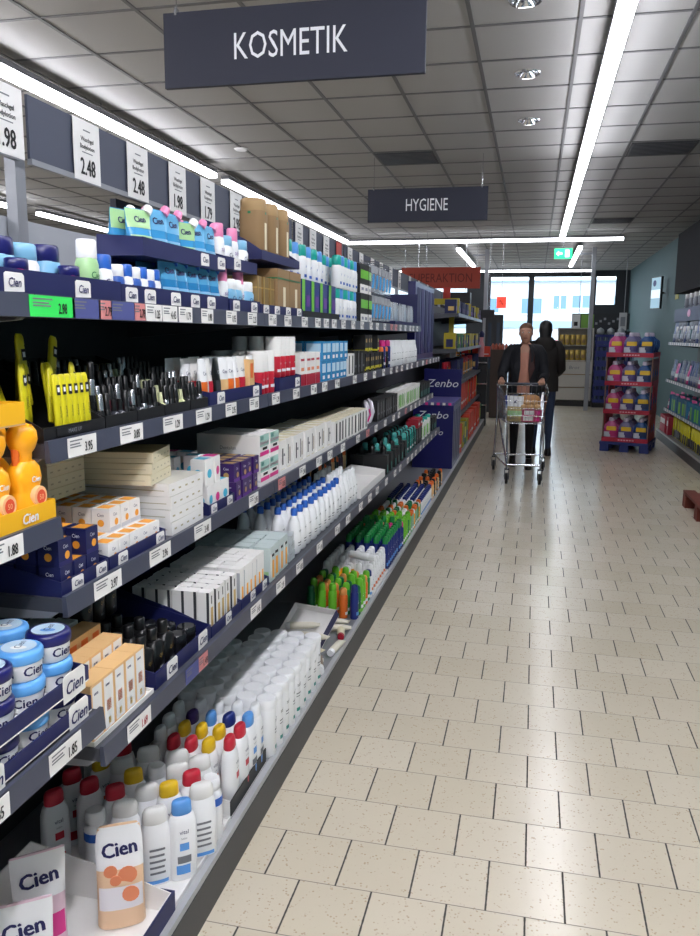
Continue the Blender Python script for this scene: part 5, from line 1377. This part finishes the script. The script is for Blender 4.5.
# information board over the crates
r = empty('board_row', (1.38, 18.6, 1.66), 0, 'long dark board with white and green panels above the crates', 'board')
b = MB(); b.box(-.60, .62, 0, .03, 0, .34, darkc)
for i in range(7): b.rect((-.1+.09*i, 0, .1+.05*(i % 3)), X_, Z_, 0, .05, 0, .05, grey)
b.build('board', r)
b = MB(); b.box(-.60, -.42, -.006, -.001, .02, .32, mat('white notice', '#c9cbcc', .5)); b.rect((-.51, -.006, .1), X_, Z_, -.04, .04, -.03, .06, ink); b.build('notice', r)
b = MB(); b.box(-.40, -.13, -.006, -.001, .02, .32, mat('leaf green notice', '#6d9a3e', .5)); b.build('notice', r)
b = MB(); b.box(.40, .56, -.006, -.001, -.02, .36, mat('white notice', '#c9cbcc', .5)); b.rect((.48, -.006, .17), X_, Z_, -.05, .05, -.1, .1, grey); b.build('notice', r)
for s in (-.45, .5):
    b = MB(); b.tube([(s, .015, .34), (s, .015, CZ-1.66)], .008, post_m, 6); b.build('hanger', r)
cabinet(1.2, 2.05, 18.75, 19.1, 0, 1.62, darkc, 'dark_shelf_unit', 'dark shelf unit with dull green front behind the blue crates', 'cabinet',
        lambda r, hx, hy, h: (lambda b: (b.box(-.3, .25, -hy-.008, -hy-.0005, h-.32, h-.04, mat('dull green panel', '#4d5f50', .5)), b.build('front_panel', r)))(MB()))
b = MB(); b.box(-.18, .18, -.02, .02, -.30, .30, black); r = b.build('wall_screen', None)
r2_ = empty('wall_screen', (2.22, 16.4, 2.33), -1.2, 'lit flat screen on a bracket on the sea green right wall', 'screen')
r.name = 'bezel'; r.parent = r2_
b = MB(); b.box(-.165, .165, -.0225, -.0205, -.285, .285, mat('screen picture', '#8fb4c8', .3, emit=(.35, .6, .75), es=.15)); b.box(-.165, .165, -.0235, -.0226, -.10, .06, mat('screen white part', '#dcecf2', .3, emit=(.8, .93, 1), es=.25)); b.disc((-.05, -.0225, .18), X_, Z_, .06, dblue, lift=.001); b.build('display', r2_)
b = MB(); b.tube([(0, .02, 0), (.10, .10, 0)], .02, black, 6); b.build('bracket', r2_)
# yellow wall graphic
yg = mat('dull yellow paint', '#a8a23c', .6)
b = MB()
b.prism([(15.2, 2.82), (15.42, 2.6), (15.2, 2.4), (15.0, 2.6)], 2.392, 2.398, yg, axis='x'); b.prism([(15.05, 2.3), (15.3, 2.3), (15.35, 2.16), (15.0, 2.16)], 2.392, 2.398, yg, axis='x')
b.prism([(14.85, 3.0), (14.95, 3.0), (15.12, 2.78), (15.02, 2.74)], 2.392, 2.398, mat('dull red paint', '#8c4a4a', .6), axis='x')
tag(b.build('wall_graphic'), 'dull yellow painted emblem high on the sea green right wall', 'emblem')

# ================================================================== right shelving
RX, RY0, RY1 = 1.86, 8.3, 12.75
for i in range(3):
    a = RY0+1.483*i
    r = gondola(a, a+1.483, f'{["nearest", "middle", "farthest"][i]} section of the right shelving frame with dark plinth', xb=2.36, xf=RX, s=-1, zt=2.0)
    for z, nm in ((1.43, 'top'), (.89, 'middle'), (.46, 'lower')):
        cs = [(a+.1+.17*k, .065, '', white_card, None) for k in range(8)]
        shelf(a+.001, a+1.482, z, 1.95, f'{nm} shelf of the {["nearest", "middle", "farthest"][i]} right section, pale rail', cs, xb=2.36, s=-1, railc=mat('pale rail', '#9aa6b2', .4))
b = MB(); b.box(2.15, 2.385, 8.3, 13.9, 2.18, 3.11, mat('near black canopy', '#191a20', 1)); tag(b.build('canopy_panel'), 'near black canopy panel above the right shelving', 'panel')
KR = {'detbag': None}
kind('rbottle_grey', 'bottle')(bluejar(mat('silver grey bottle', '#9aa0ac', .4), white, .20, .035, .045, 'cleaner_bottle', 'x', inkn))
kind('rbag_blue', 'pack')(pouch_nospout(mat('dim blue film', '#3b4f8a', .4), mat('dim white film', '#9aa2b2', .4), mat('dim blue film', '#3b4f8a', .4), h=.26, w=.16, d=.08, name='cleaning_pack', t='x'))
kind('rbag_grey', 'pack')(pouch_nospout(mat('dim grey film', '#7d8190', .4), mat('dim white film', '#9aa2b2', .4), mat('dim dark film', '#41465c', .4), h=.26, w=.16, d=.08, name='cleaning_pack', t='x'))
kind('rbag_pink', 'pack')(pouch_nospout(hotpink, white, hotpink, h=.22, w=.16, d=.09, name='cleaning_pack', t='x'))
kind('rbox_teal', 'box')(carton('sponge_carton', .16, .14, .20, mat('petrol card', '#1f6a8a', .5), lambda b, w, d, h: (F(b, w, d, h)[0](-.3, .1, .1, .8, lime), F(b, w, d, h)[1](-.3, .1, .1, .8, lime))))
kind('rpack_red', 'box')(carton('cloth_carton', .12, .12, .22, crimson, lambda b, w, d, h: (F(b, w, d, h)[0](-.4, .3, .5, .8, white_card), F(b, w, d, h)[1](-.4, .3, .5, .8, white_card))))
def ybrush():
    r = empty('handled_brush'); b = MB(); b.tube([(0, -.05, .0), (0, -.05, .24), (0, .05, .24), (0, .05, 0), (0, -.05, 0)], .012, lemon, 6); b.build('handle', r)
    b = MB(); b.box(-.02, .02, -.035, .035, .01, .10, dgrey); b.build('bristles', r)
    return r
kind('ybrush', 'brush')(ybrush)
RN = {'rbottle_grey': 'silver grey bottle', 'rbag_blue': 'blue film pack', 'rbag_grey': 'grey film pack', 'rbag_pink': 'hot pink film pack', 'rbox_teal': 'petrol and lime carton', 'rpack_red': 'crimson carton', 'ybrush': 'yellow handled brush', 'farbox_navy': 'navy carton', 'farcan': 'teal can'}
def rrow(z, keys, nm, y0=9.6, y1=12.7, x=2.03, st=.14, rows=1):
    n = int((y1-y0)/st)
    for i in range(n):
        k = keys[i*len(keys)//n] if len(keys) < 6 else keys[i % len(keys)]
        for q in range(rows): put(k, x+.14*q, y0+st*(i+.5), z+.002, f'{RN[k]} on {nm} of right shelving, {ROW[q]+", " if rows > 1 else ""}{ORD[i]} from near end', f'goods on {nm} of the right shelving', rz=PI+random.uniform(-.2, .2), s=1.12)
rrow(.455, ['rbag_pink', 'rbox_teal', 'rbag_pink', 'rbag_pink', 'rbox_teal', 'rbox_teal'], 'lower shelf', rows=2)
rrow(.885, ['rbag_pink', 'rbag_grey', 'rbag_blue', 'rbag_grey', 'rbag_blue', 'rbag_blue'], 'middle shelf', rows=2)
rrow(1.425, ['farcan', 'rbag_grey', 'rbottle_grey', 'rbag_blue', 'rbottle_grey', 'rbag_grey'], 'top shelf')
rrow(DK, ['ybrush', 'ybrush', 'ybrush', 'rpack_red'], 'base deck', x=1.97, st=.14, rows=2)
b = MB(); b.box(1.99, 2.355, 9.4, 12.7, 1.72, 1.90, navy)
b.loft([(-.002, .05, .11), (.002, .05, .11)], pink, 18, M=Matrix.Translation((1.988, 11.55, 1.82)) @ Matrix.Rotation(PI/2, 4, 'Y'))
tag(b.build('shelf_carton_row'), 'long navy carton with pink oval print above the right top shelf', 'carton')
for i in range(9): put('rbottle_grey', 2.08, 9.7+.32*i, 1.902, f'grey bottle standing on the long navy carton, {ORD[i]} from near end', 'grey bottles on the navy carton', rz=PI)

# detergent display on blue half pallet
r = empty('half_pallet', (1.30, 11.30, 0), -.25, 'blue plastic half pallet under the crimson detergent display', 'pallet')
pm = mat('blue pallet plastic', '#1d2f72', .5)
def pallet(r, w, d, m, h=.13):
    b = MB(); b.box(-w/2, w/2, -d/2, d/2, h-.035, h, m); b.build('deck', r)
    for x in (-w/2+.06, 0, w/2-.06):
        for y in (-d/2+.07, 0, d/2-.07):
            b = MB(); b.box(x-.055, x+.055, y-.06, y+.06, 0, h-.035, m); b.build('block', r, bevel=.006)
pallet(r, .62, .82, pm)
r = empty('display_stand', (1.30, 11.30, .132), -.25, 'four tier crimson cardboard display stand for detergent bottles', 'display')
DW, DD = .29, .38
for l in range(4):
    z = .37*l
    b = MB(); b.box(-DW, DW, -DD, DD, z, z+.012, crimson); b.box(-DW, DW, -DD-.004, -DD, z, z+.055, crimson)
    for k in range(6): b.rect((0, -DD-.004, z), X_, Z_, -.08+.035*k, -.055+.035*k, .018, .034, mat('pale rose print', '#e0a0ac', .5))
    b.box(DW-.004, DW, -DD, DD, z+.012, z+.06, crimson); b.box(-DW, -DW+.004, -DD, DD, z+.012, z+.06, crimson)
    b.build('tier', r)
for (a, c) in ((DW-.014, DW-.002), (-DW+.002, -DW+.014)):
    b = MB()
    b.prism([(-DD+.01, .06), (-DD+.10, .06), (-DD+.05, .3), (-DD+.05, 1.11), (-DD+.01, 1.11)], a, c, mat('brown board', '#7a5a4c', .6), axis='x')
    b.prism([(DD-.10, .06), (DD-.01, .06), (DD-.01, 1.11), (DD-.05, 1.11)], a, c, crimson, axis='x')
    b.box(a, c, -DD+.12, DD-.10, .06, .36, crimson); b.box(a, c, -DD+.30, DD-.10, .36, .80, dred); b.box(a, c, -DD+.05, DD-.10, .80, 1.09, mat('brown board', '#7a5a4c', .6))
    b.build('side_panel', r)
def jug(bm, lab):
    r = empty('detergent_bottle')
    R_ = [(0, .045, .075), (.01, .052, .082), (.15, .052, .082), (.19, .045, .065), (.225, .028, .032)]
    b = MB(); b.loft(R_, bm, 18, 3)
    patch(b, R_, .05, .17, -70, 70, lab, 3); patch(b, R_, .115, .165, -25, 45, yellow, 3, lift=.0012); patch(b, R_, .04, .10, -60, 0, mat('dim white film2', '#c8ccd8', .4), 3, lift=.0016)
    b.disc((.0535, .01, .085), Y_, Z_, .022, lab, lift=.0016); b.build('body', r)
    b = MB(); b.tube([(0, .055, .19), (0, .085, .17), (0, .09, .12), (0, .08, .07)], .010, bm, 6); b.build('handle', r)
    b = MB(); b.loft([(.222, .028, .028), (.226, .031, .031), (.262, .028, .028), (.268, .02, .02)], mat('lilac white cap', '#d3cbdc', .4), 14); b.build('cap', r)
    return r
mp, mv, mbk = mat('rose milk plastic', '#c4528e', .35), mat('lilac grey plastic', '#77739c', .35), mat('ocean blue plastic', '#28558f', .35)
kind('jug_pink', 'bottle')(lambda: jug(mp, mat('magenta label', '#c02a78', .4)))
kind('jug_violet', 'bottle')(lambda: jug(mv, mat('violet label', '#4b3f7e', .4)))
kind('jug_blue', 'bottle')(lambda: jug(mbk, mat('deep blue label', '#16305e', .4)))
JN = {'jug_pink': 'pink', 'jug_violet': 'lilac grey', 'jug_blue': 'blue'}
ca, sa = math.cos(-.25), math.sin(-.25)
for l in range(4):
    for d in range(3):
        for i in range(3):
            k = ['jug_pink', 'jug_violet', 'jug_blue'][i]
            x, y = -.187+.187*i, -.29+.24*d
            put(k, 1.30+x*ca-y*sa, 11.30+x*sa+y*ca, .132+.37*l+.014, f'{JN[k]} detergent bottle on crimson display, {["bottom", "second", "third", "top"][l]} tier, {JL[d] if d else "front row"}', f'{JN[k]} detergent bottles', rz=-PI/2-.25, s=1.12)
# red brown pallet at right edge
r = empty('wooden_pallet', (1.73, 6.95, 0), 0, 'empty red brown pallet on the tiles at the right edge', 'pallet')
wm = mat('red brown wood', '#6d2f22', .7, noise=.2, ns=12)
for k in range(5):
    b = MB(); b.box(-.36+.155*k, -.26+.155*k, -.6, .6, .122, .144, wm); b.build('deck_board', r)
for y in (-.54, 0, .54):
    b = MB(); b.box(-.36, .36, y-.05, y+.05, .1, .122, wm); b.build('cross_board', r)
    for x in (-.31, 0, .31):
        b = MB(); b.box(x-.05, x+.05, y-.06, y+.06, .0, .1, wm); b.build('block', r)

# ================================================================== people
def skin_figure(name, joints, edges, m, parent, root=0, sub=2, mats=None, bottom=None):
    me = bpy.data.meshes.new(name)
    names = list(joints)
    me.from_pydata([joints[n][0] for n in names], [(names.index(a), names.index(c)) for a, c in edges], [])
    ob = bpy.data.objects.new(name, me); col.objects.link(ob)
    md = ob.modifiers.new('skin', 'SKIN'); md.use_smooth_shade = True
    sk = me.skin_vertices[0].data
    for i, n in enumerate(names):
        q = joints[n][1]; sk[i].radius = (q, q) if isinstance(q, (int, float)) else q
        sk[i].use_root = (i == root)
    s_ = ob.modifiers.new('sub', 'SUBSURF'); s_.levels = sub; s_.render_levels = sub
    me.materials.append(m)
    # bake to a real mesh
    dg = bpy.context.evaluated_depsgraph_get()
    nm = bpy.data.meshes.new_from_object(ob.evaluated_get(dg))
    bpy.data.objects.remove(ob)
    for p in nm.polygons: p.use_smooth = True
    o = bpy.data.objects.new(name, nm); col.objects.link(o)
    if not nm.materials: nm.materials.append(m)
    o.parent = parent
    return o
skinm = mat('skin', '#c08f78', .55)
coatm = mat('black navy wool coat', '#12141c', .8)
def person(loc, rz, label, H_, coat, top, trousers, hairm, hairlong, hands, stride=.1, hood=None):
    # faces local -Y ; hands = two hand positions in local space
    r = empty('person', loc, rz, label, 'person')
    k = H_/1.65
    def P(x, y, z): return (x*k, y*k, z*k)
    J = {'pelvis': (P(0, 0, .92), (.15*k, .11*k)), 'waist': (P(0, 0, 1.06), (.125*k, .095*k)), 'chest': (P(0, -.01, 1.23), (.15*k, .11*k)), 'neckb': (P(0, 0, 1.375), (.085*k, .07*k)),
         'neck': (P(0, -.01, 1.43), .048*k), 'headb': (P(0, -.02, 1.48), .055*k)}
    E_ = [('pelvis', 'waist'), ('waist', 'chest'), ('chest', 'neckb'), ('neckb', 'neck'), ('neck', 'headb')]
    for s, n in ((-1, 'l'), (1, 'r')):
        st = stride*s
        J['hip'+n] = (P(.085*s, 0, .86), .092*k); J['knee'+n] = (P(.09*s, -st*.4-.02, .47), .058*k); J['calf'+n] = (P(.09*s, -st*.6+.01, .30), .050*k); J['ank'+n] = (P(.09*s, -st*.8+.02, .085), .034*k)
        J['foot'+n] = (P(.095*s, -st*.8-.03, .045), .036*k); J['toe'+n] = (P(.10*s, -st*.8-.14, .03), .028*k)
        E_ += [('pelvis', 'hip'+n), ('hip'+n, 'knee'+n), ('knee'+n, 'calf'+n), ('calf'+n, 'ank'+n), ('ank'+n, 'foot'+n), ('foot'+n, 'toe'+n)]
        hx, hy, hz = hands[0 if s < 0 else 1]
        sh = Vector(P(.165*s, 0, 1.335)); hd = Vector((hx, hy, hz))
        mid = (sh+hd)/2; dvec = (hd-sh); ln = dvec.length
        bend = math.sqrt(max(.0, (.27*k)**2-(ln/2)**2)) if ln/2 < .27*k else .01
        outv = Vector((s*.28, .8, -.45)); outv -= outv.dot(dvec.normalized())*dvec.normalized(); outv.normalize()
        el = mid+outv*bend
        J['sh'+n] = (tuple(sh), .062*k); J['el'+n] = (tuple(el), .043*k); J['wr'+n] = (tuple(hd+(el-hd).normalized()*.06), .026*k)
        J['palm'+n] = (tuple(hd), .026*k)
        E_ += [('neckb', 'sh'+n), ('sh'+n, 'el'+n), ('el'+n, 'wr'+n), ('wr'+n, 'palm'+n)]
        fd = (hd-el).normalized()
        side = Vector((1, 0, 0))
        for q in range(4):
            off = side*(-.027+.018*q)*k
            L_ = [.062, .07, .066, .052][q if s > 0 else 3-q]*k
            a = hd+off+Vector((0, -1, .1)).normalized()*.035*k; b_ = a+Vector((0, -.75, -.5)).normalized()*L_*.5; c_ = b_+Vector((0, .35, -1)).normalized()*L_*.5
            J[f'f{q}a{n}'] = (tuple(a), .0095*k); J[f'f{q}b{n}'] = (tuple(b_), .0088*k); J[f'f{q}c{n}'] = (tuple(c_), .0078*k)
            E_ += [('palm'+n, f'f{q}a{n}'), (f'f{q}a{n}', f'f{q}b{n}'), (f'f{q}b{n}', f'f{q}c{n}')]
        t0 = hd+Vector((-s*.03, -.005, -.01))*k; t1 = t0+Vector((-s*.02, -.03, -.02))*k
        J['ta'+n] = (tuple(t0), .011*k); J['tb'+n] = (tuple(t1), .009*k)
        E_ += [('palm'+n, 'ta'+n), ('ta'+n, 'tb'+n)]
    body = skin_figure('body', J, E_, skinm, r)
    body.data.materials.append(trousers)
    for p in body.data.polygons:
        c = p.center
        if c.z < .90*k: p.material_index = 1
    # head joined into the body mesh: egg with nose, eyes, mouth, ears
    hb = MB()
    hc = Vector(P(0, -.03, 1.545))
    rings = []
    for a, rx, ry, oy in ((-.112, .022, .03, -.025), (-.10, .038, .048, -.02), (-.07, .052, .070, -.01), (-.03, .064, .088, 0), (.01, .071, .095, .003), (.05, .070, .094, .006), (.085, .055, .076, .008), (.108, .028, .04, .008), (.113, .01, .015, .008)):
        rings.append((hc.z+a*k, rx*k, ry*k, 2.1, hc.x, hc.y+oy*k))
    hb.loft(rings, skinm, 20)
    hb.add([(hc.x-.008*k, hc.y-.088*k, hc.z+.015*k), (hc.x+.008*k, hc.y-.088*k, hc.z+.015*k), (hc.x+.015*k, hc.y-.086*k, hc.z-.025*k), (hc.x-.015*k, hc.y-.086*k, hc.z-.025*k), (hc.x, hc.y-.112*k, hc.z-.02*k)], [(0, 1, 4), (1, 2, 4), (2, 3, 4), (3, 0, 4)], skinm, True)
    lip = mat('lips', '#9a5a52', .5); eye = mat('eye white', '#d8d4ce', .3); iris = mat('iris', '#2c231e', .3)
    for s in (-1, 1):
        hb.loft([(-.004*k, .012*k, .004*k), (0, .015*k, .006*k), (.006*k, .010*k, .004*k)], eye, 10, cx=hc.x+s*.03*k, cy=hc.y-.083*k, M=Matrix.Translation((0, 0, hc.z+.012*k)))
        hb.disc((hc.x+s*.03*k, hc.y-.0885*k, hc.z+.013*k), X_, Z_, .005*k, iris, lift=.001)
        hb.box(hc.x+s*.03*k-.016*k, hc.x+s*.03*k+.016*k, hc.y-.090*k, hc.y-.080*k, hc.z+.030*k, hc.z+.034*k, hairm)
        hb.loft([(-.025*k, .006*k, .012*k), (0, .009*k, .018*k), (.022*k, .005*k, .012*k)], skinm, 8, cx=hc.x+s*.073*k, cy=hc.y+.008*k, M=Matrix.Translation((0, 0, hc.z)))
    hb.box(hc.x-.022*k, hc.x+.022*k, hc.y-.089*k, hc.y-.080*k, hc.z-.056*k, hc.z-.047*k, lip)
    ho = hb.build('head')
    # join head into body mesh
    me = body.data; n0 = len(me.vertices)
    V = [tuple(v.co) for v in me.vertices]+[tuple(v.co) for v in ho.data.vertices]
    Fc = [tuple(p.vertices) for p in me.polygons]+[tuple(i+n0 for i in p.vertices) for p in ho.data.polygons]
    MI = [p.material_index for p in me.polygons]+[p.material_index+2 for p in ho.data.polygons]
    nm = bpy.data.meshes.new('body'); nm.from_pydata(V, [], Fc)
    for m_ in list(me.materials)+list(ho.data.materials): nm.materials.append(m_)
    nm.polygons.foreach_set('material_index', MI); nm.polygons.foreach_set('use_smooth', [True]*len(MI)); nm.update()
    body.data = nm
    bpy.data.objects.remove(ho)
    # hair
    hb = MB()
    R2 = [(hc.z-(.02 if not hairlong else .16)*k, .066*k, .05*k, 2.1, hc.x, hc.y+.055*k), (hc.z-.0*k, .076*k, .082*k, 2.1, hc.x, hc.y+.026*k), (hc.z+.045*k, .078*k, .090*k, 2.1, hc.x, hc.y+.02*k),
          (hc.z+.075*k, .074*k, .092*k, 2.1, hc.x, hc.y+.006*k), (hc.z+.105*k, .052*k, .068*k, 2.1, hc.x, hc.y+.006*k), (hc.z+.122*k, .02*k, .025*k, 2.1, hc.x, hc.y+.008*k)]
    hb.loft(R2, hairm, 20); hb.build('hair', r)
    # jacket: torso shell and sleeves (one garment)
    hb = MB()
    TR = [(.80, .185, .135), (.95, .182, .135), (1.06, .160, .120), (1.20, .180, .132), (1.31, .190, .128), (1.365, .165, .108), (1.40, .115, .090), (1.425, .075, .07)]
    seg = 28
    v = []
    for z, rx, ry in TR:
        for i in range(seg+1):
            gap = .34 if coat[1] else .0
            a = -PI/2+gap+(2*PI-2*gap)*i/seg
            x, y = sup(a, rx*k, ry*k, 2.3)
            v.append((x, y, z*k))
    f = [(j*(seg+1)+i, j*(seg+1)+i+1, (j+1)*(seg+1)+i+1, (j+1)*(seg+1)+i) for j in range(len(TR)-1) for i in range(seg)]
    hb.add(v, f, coat[0], True)
    for s, n in ((-1, 'l'), (1, 'r')):
        a, b_, c_ = Vector(J['sh'+n][0]), Vector(J['el'+n][0]), Vector(J['wr'+n][0])
        hb.tube([a+Vector((-s*.10*k, 0, .04*k)), a+Vector((-s*.02*k, 0, .018*k)), a.lerp(b_, .12), a.lerp(b_, .5), b_, b_.lerp(c_, .5), c_], [.055*k, .075*k, .078*k, .068*k, .057*k, .050*k, .042*k], coat[0], 12)
    jk = hb.build('jacket', r)
    if coat[1]:
        hb = MB()
        for s in (-1, 1):
            hb.add([(s*.06*k, -.142*k, 1.0*k), (s*.115*k, -.138*k, 1.15*k), (s*.11*k, -.13*k, 1.30*k), (s*.06*k, -.07*k, 1.42*k), (s*.05*k, -.11*k, 1.36*k), (s*.045*k, -.146*k, 1.15*k)], [(0, 1, 2, 3, 4, 5)], mat('dark rust lapel', '#3a1a18', .7) if s > 0 else coat[0])
        hb.build('lapels', jk)
    # shirt
    hb = MB()
    hb.loft([(.86*k, .15*k, .105*k), (1.06*k, .132*k, .103*k), (1.20*k, .155*k, .120*k), (1.30*k, .150*k, .105*k), (1.36*k, .10*k, .08*k), (1.39*k, .062*k, .055*k)], top, 20, 2.2)
    hb.build('shirt', r)
    # shoes
    for s, n in ((-1, 'l'), (1, 'r')):
        f_ = Vector(J['foot'+n][0])
        hb = MB(); M = Matrix.Translation((f_.x, f_.y-.035*k, 0))
        hb.loft([(0, .045*k, .13*k), (.02*k, .047*k, .132*k), (.05*k, .042*k, .115*k), (.08*k, .038*k, .07*k, 2, 0, .045*k), (.11*k, .037*k, .045*k, 2, 0, .06*k)], black, 16, 2.3, M=M)
        hb.build('shoe', r)
    if hood:
        hb = MB(); hb.loft([(1.30*k, .11*k, .07*k, 2, 0, .07*k), (1.36*k, .135*k, .10*k, 2, 0, .05*k), (1.42*k, .12*k, .10*k, 2, 0, .04*k), (1.46*k, .085*k, .08*k, 2, 0, .035*k)], hood, 18); hb.build('hood', r)
    return r
TROT = math.radians(4.5)
TX, TY = -.085, 8.6
def tw(x, y):  # trolley local to world
    return (TX+x*math.cos(TROT)-y*math.sin(TROT), TY+x*math.sin(TROT)+y*math.cos(TROT))
hxy = [tw(-.22, .47), tw(.22, .47)]
WX, WY = -.10, 9.40
hl = [(hxy[0][0]-WX, hxy[0][1]-WY+.03, 1.005), (hxy[1][0]-WX, hxy[1][1]-WY+.03, 1.005)]
person((WX, WY, 0), 0, 'woman in a black coat and salmon top pushing the loaded trolley', 1.63, (coatm, True), mat('salmon jersey', '#c58a76', .7), mat('black trousers', '#101116', .8), mat('light brown hair', '#6b4a35', .6), False, hl, stride=.12)
person((.13, 10.4, 0), PI, 'person in a dark brown hooded jacket facing away behind the woman', 1.68, (mat('dark brown jacket', '#1f1a18', .8), False), mat('dark grey jersey', '#26262a', .8), mat('washed jeans', '#2c3a55', .8), mat('black hair', '#0e0d0e', .5), True, [(-.15, -.24, 1.0), (.15, -.24, 1.0)], stride=.06, hood=mat('dark brown jacket', '#1f1a18', .8))

# ================================================================== shopping trolley
r = empty('shopping_trolley', (TX, TY, 0), TROT, 'chrome wire shopping trolley pushed along the aisle, full of groceries', 'trolley')
def ring4(xb_, yb, xf_, yf, zb, zf): return [(-xb_, yb, zb), (xb_, yb, zb), (xf_, yf, zf), (-xf_, yf, zf)]
zt_b, zt_f, zb_b, zb_f = .965, .93, .60, .62
B_t = ring4(.27, .36, .215, -.40, zt_b, zt_f); B_b = ring4(.235, .34, .175, -.34, zb_b, zb_f)
b = MB()
b.tube(B_t+[B_t[0]], .006, steel, 6); b.tube(B_b+[B_b[0]], .005, steel, 6)
def lerp(a, c, t): return tuple(a[i]+(c[i]-a[i])*t for i in range(3))
for e in range(4):
    n = 13 if e % 2 else 10
    a0, a1, c0, c1 = B_t[e], B_t[(e+1) % 4], B_b[e], B_b[(e+1) % 4]
    for i in range(n+1): b.tube([lerp(a0, a1, i/n), lerp(c0, c1, i/n)], .0022, steel, 4)
    for t in (.25, .5, .75): b.tube([lerp(a0, c0, t), lerp(a1, c1, t)], .0026, steel, 4)
for i in range(11): b.tube([lerp(B_b[0], B_b[1], i/10), lerp(B_b[3], B_b[2], i/10)], .0022, steel, 4)
for i in range(5): b.tube([lerp(B_b[0], B_b[3], i/4), lerp(B_b[1], B_b[2], i/4)], .0026, steel, 4)
b.build('basket', r)
b = MB()
for s in (-1, 1):
    b.tube([(s*.26, .36, .95), (s*.255, .40, .60), (s*.27, .44, .17)], .011, steel, 8)
    b.tube([(s*.235, .34, .60), (s*.20, .0, .40), (s*.165, -.38, .20), (s*.165, -.42, .16)], .010, steel, 8)
    b.tube([(s*.175, -.34, .62), (s*.17, -.30, .45), (s*.165, -.38, .20)], .009, steel, 8)
    b.tube([(s*.265, .44, .18), (s*.165, -.40, .18)], .009, steel, 8)
b.tube([(-.165, -.40, .20), (.165, -.40, .20)], .012, steel, 8); b.tube([(-.26, .43, .19), (.26, .43, .19)], .009, steel, 8)
b.build('frame', r)
b = MB(); b.tube([(-.27, .47, .975), (.27, .47, .975)], .015, mat('dark blue grip', '#1a2234', .4), 10); b.build('handle', r)
b = MB()
for s in (-1, 1): b.tube([(s*.262, .36, .95), (s*.268, .42, .975), (s*.265, .47, .975)], .010, steel, 8)
b.build('handle_bracket', r)
for s, (x, y) in enumerate(((-.27, .44), (.27, .44), (-.165, -.42), (.165, -.42))):
    b = MB(); ring = [(x+.012*q, y+.0, .0) for q in (-1, 1)]
    b.loft([(-.014, .052, .052), (-.012, .058, .058), (.012, .058, .058), (.014, .052, .052)], black, 16, M=Matrix.Translation((x, y+.02, .059)) @ Matrix.Rotation(PI/2, 4, 'Y')); w_ = b.build('wheel', r)
    b = MB(); b.box(x-.024, x-.018, y-.01, y+.04, .05, .15, dgrey); b.box(x+.018, x+.024, y-.01, y+.04, .05, .15, dgrey); b.box(x-.024, x+.024, y-.01, y+.04, .15, .165, dgrey); b.build('fork', w_)
# groceries in the trolley
def inb(key, x, y, z, lab, rz=0, **k):
    X, Y = tw(x, y); return put(key, X, Y, z, lab, None, rz=rz+TROT, **k)
kind('breadbag', 'bag')(lambda: (lambda r, b, c: (b.loft([(0, .05, .10), (.02, .06, .115), (.07, .06, .115), (.11, .04, .10), (.125, .02, .06)], mat('bread crust', '#b98352', .6), 16, 2.6), b.build('loaf', r), c.tube([(0, .10, .05), (0, .14, .06), (0, .16, .08)], [.02, .012, .02], film, 6), c.build('bag_end', r), r)[-1])(empty('bread_bag'), MB(), MB()))
kind('rollbag', 'bag')(lambda: (lambda r: ([(lambda b: (b.loft([(0, .02, .02), (.015, .035, .04), (.04, .03, .035), (.05, .01, .01)], mat('pale roll', '#cfa673', .6), 12, cx=x, cy=y, M=Matrix.Translation((0, 0, z))), b.build('bread_roll', r)))(MB()) for x, y, z in ((-.04, -.07, 0), (-.04, 0, 0), (-.04, .07, 0), (.03, -.07, 0), (.03, 0, 0), (.03, .07, 0), (0, -.035, .045), (0, .04, .045))], r)[-1])(empty('roll_bag')))
kind('meattray', 'tray')(carton('meat_tray', .20, .16, .06, mat('magenta print carton', '#a83a5c', .5), lambda b, w, d, h: (F(b, w, d, h)[0](-.4, .1, .2, .9, white_card), F(b, w, d, h)[1](-.3, .3, .2, .8, white_card), F(b, w, d, h)[0](.2, .4, .2, .8, hotpink))))
kind('chipsbag', 'bag')(pouch_nospout(mat('straw foil', '#c2ad74', .35), lgreen, white, h=.26, w=.17, d=.09, name='snack_bag', t='x'))
kind('bluebag', 'bag')(pouch_nospout(mat('pale blue foil', '#8c9cc0', .35), white, dblue, h=.24, w=.16, d=.09, name='snack_bag', t='x'))
inb('chipsbag', -.10, -.26, .635, 'straw coloured snack bag at the front of the trolley basket', rz=-PI/2-.2)
inb('meattray', .06, -.24, .635, 'magenta and white carton low in the front of the trolley', rz=-PI/2)
inb('meattray', .06, -.24, .697, 'magenta and white carton stacked second in the trolley', rz=-PI/2+.1)
inb('rollbag', .05, -.24, .76, 'heap of pale bread rolls at the front of the trolley', rz=-PI/2)
inb('breadbag', -.10, -.05, .635, 'brown loaf in clear bag, middle of the trolley', rz=.3)
inb('bluebag', -.13, .10, .635, 'pale blue snack bag behind the loaf in the trolley', rz=-PI/2+.3)
inb('breadbag', .08, .0, .635, 'second brown loaf, right half of the trolley', rz=-.3)
inb('rollbag', .07, .12, .64, 'bread rolls towards the back of the trolley', rz=.2)
inb('breadbag', .06, -.02, .765, 'top loaf lying across the other bread in the trolley', rz=PI/2)
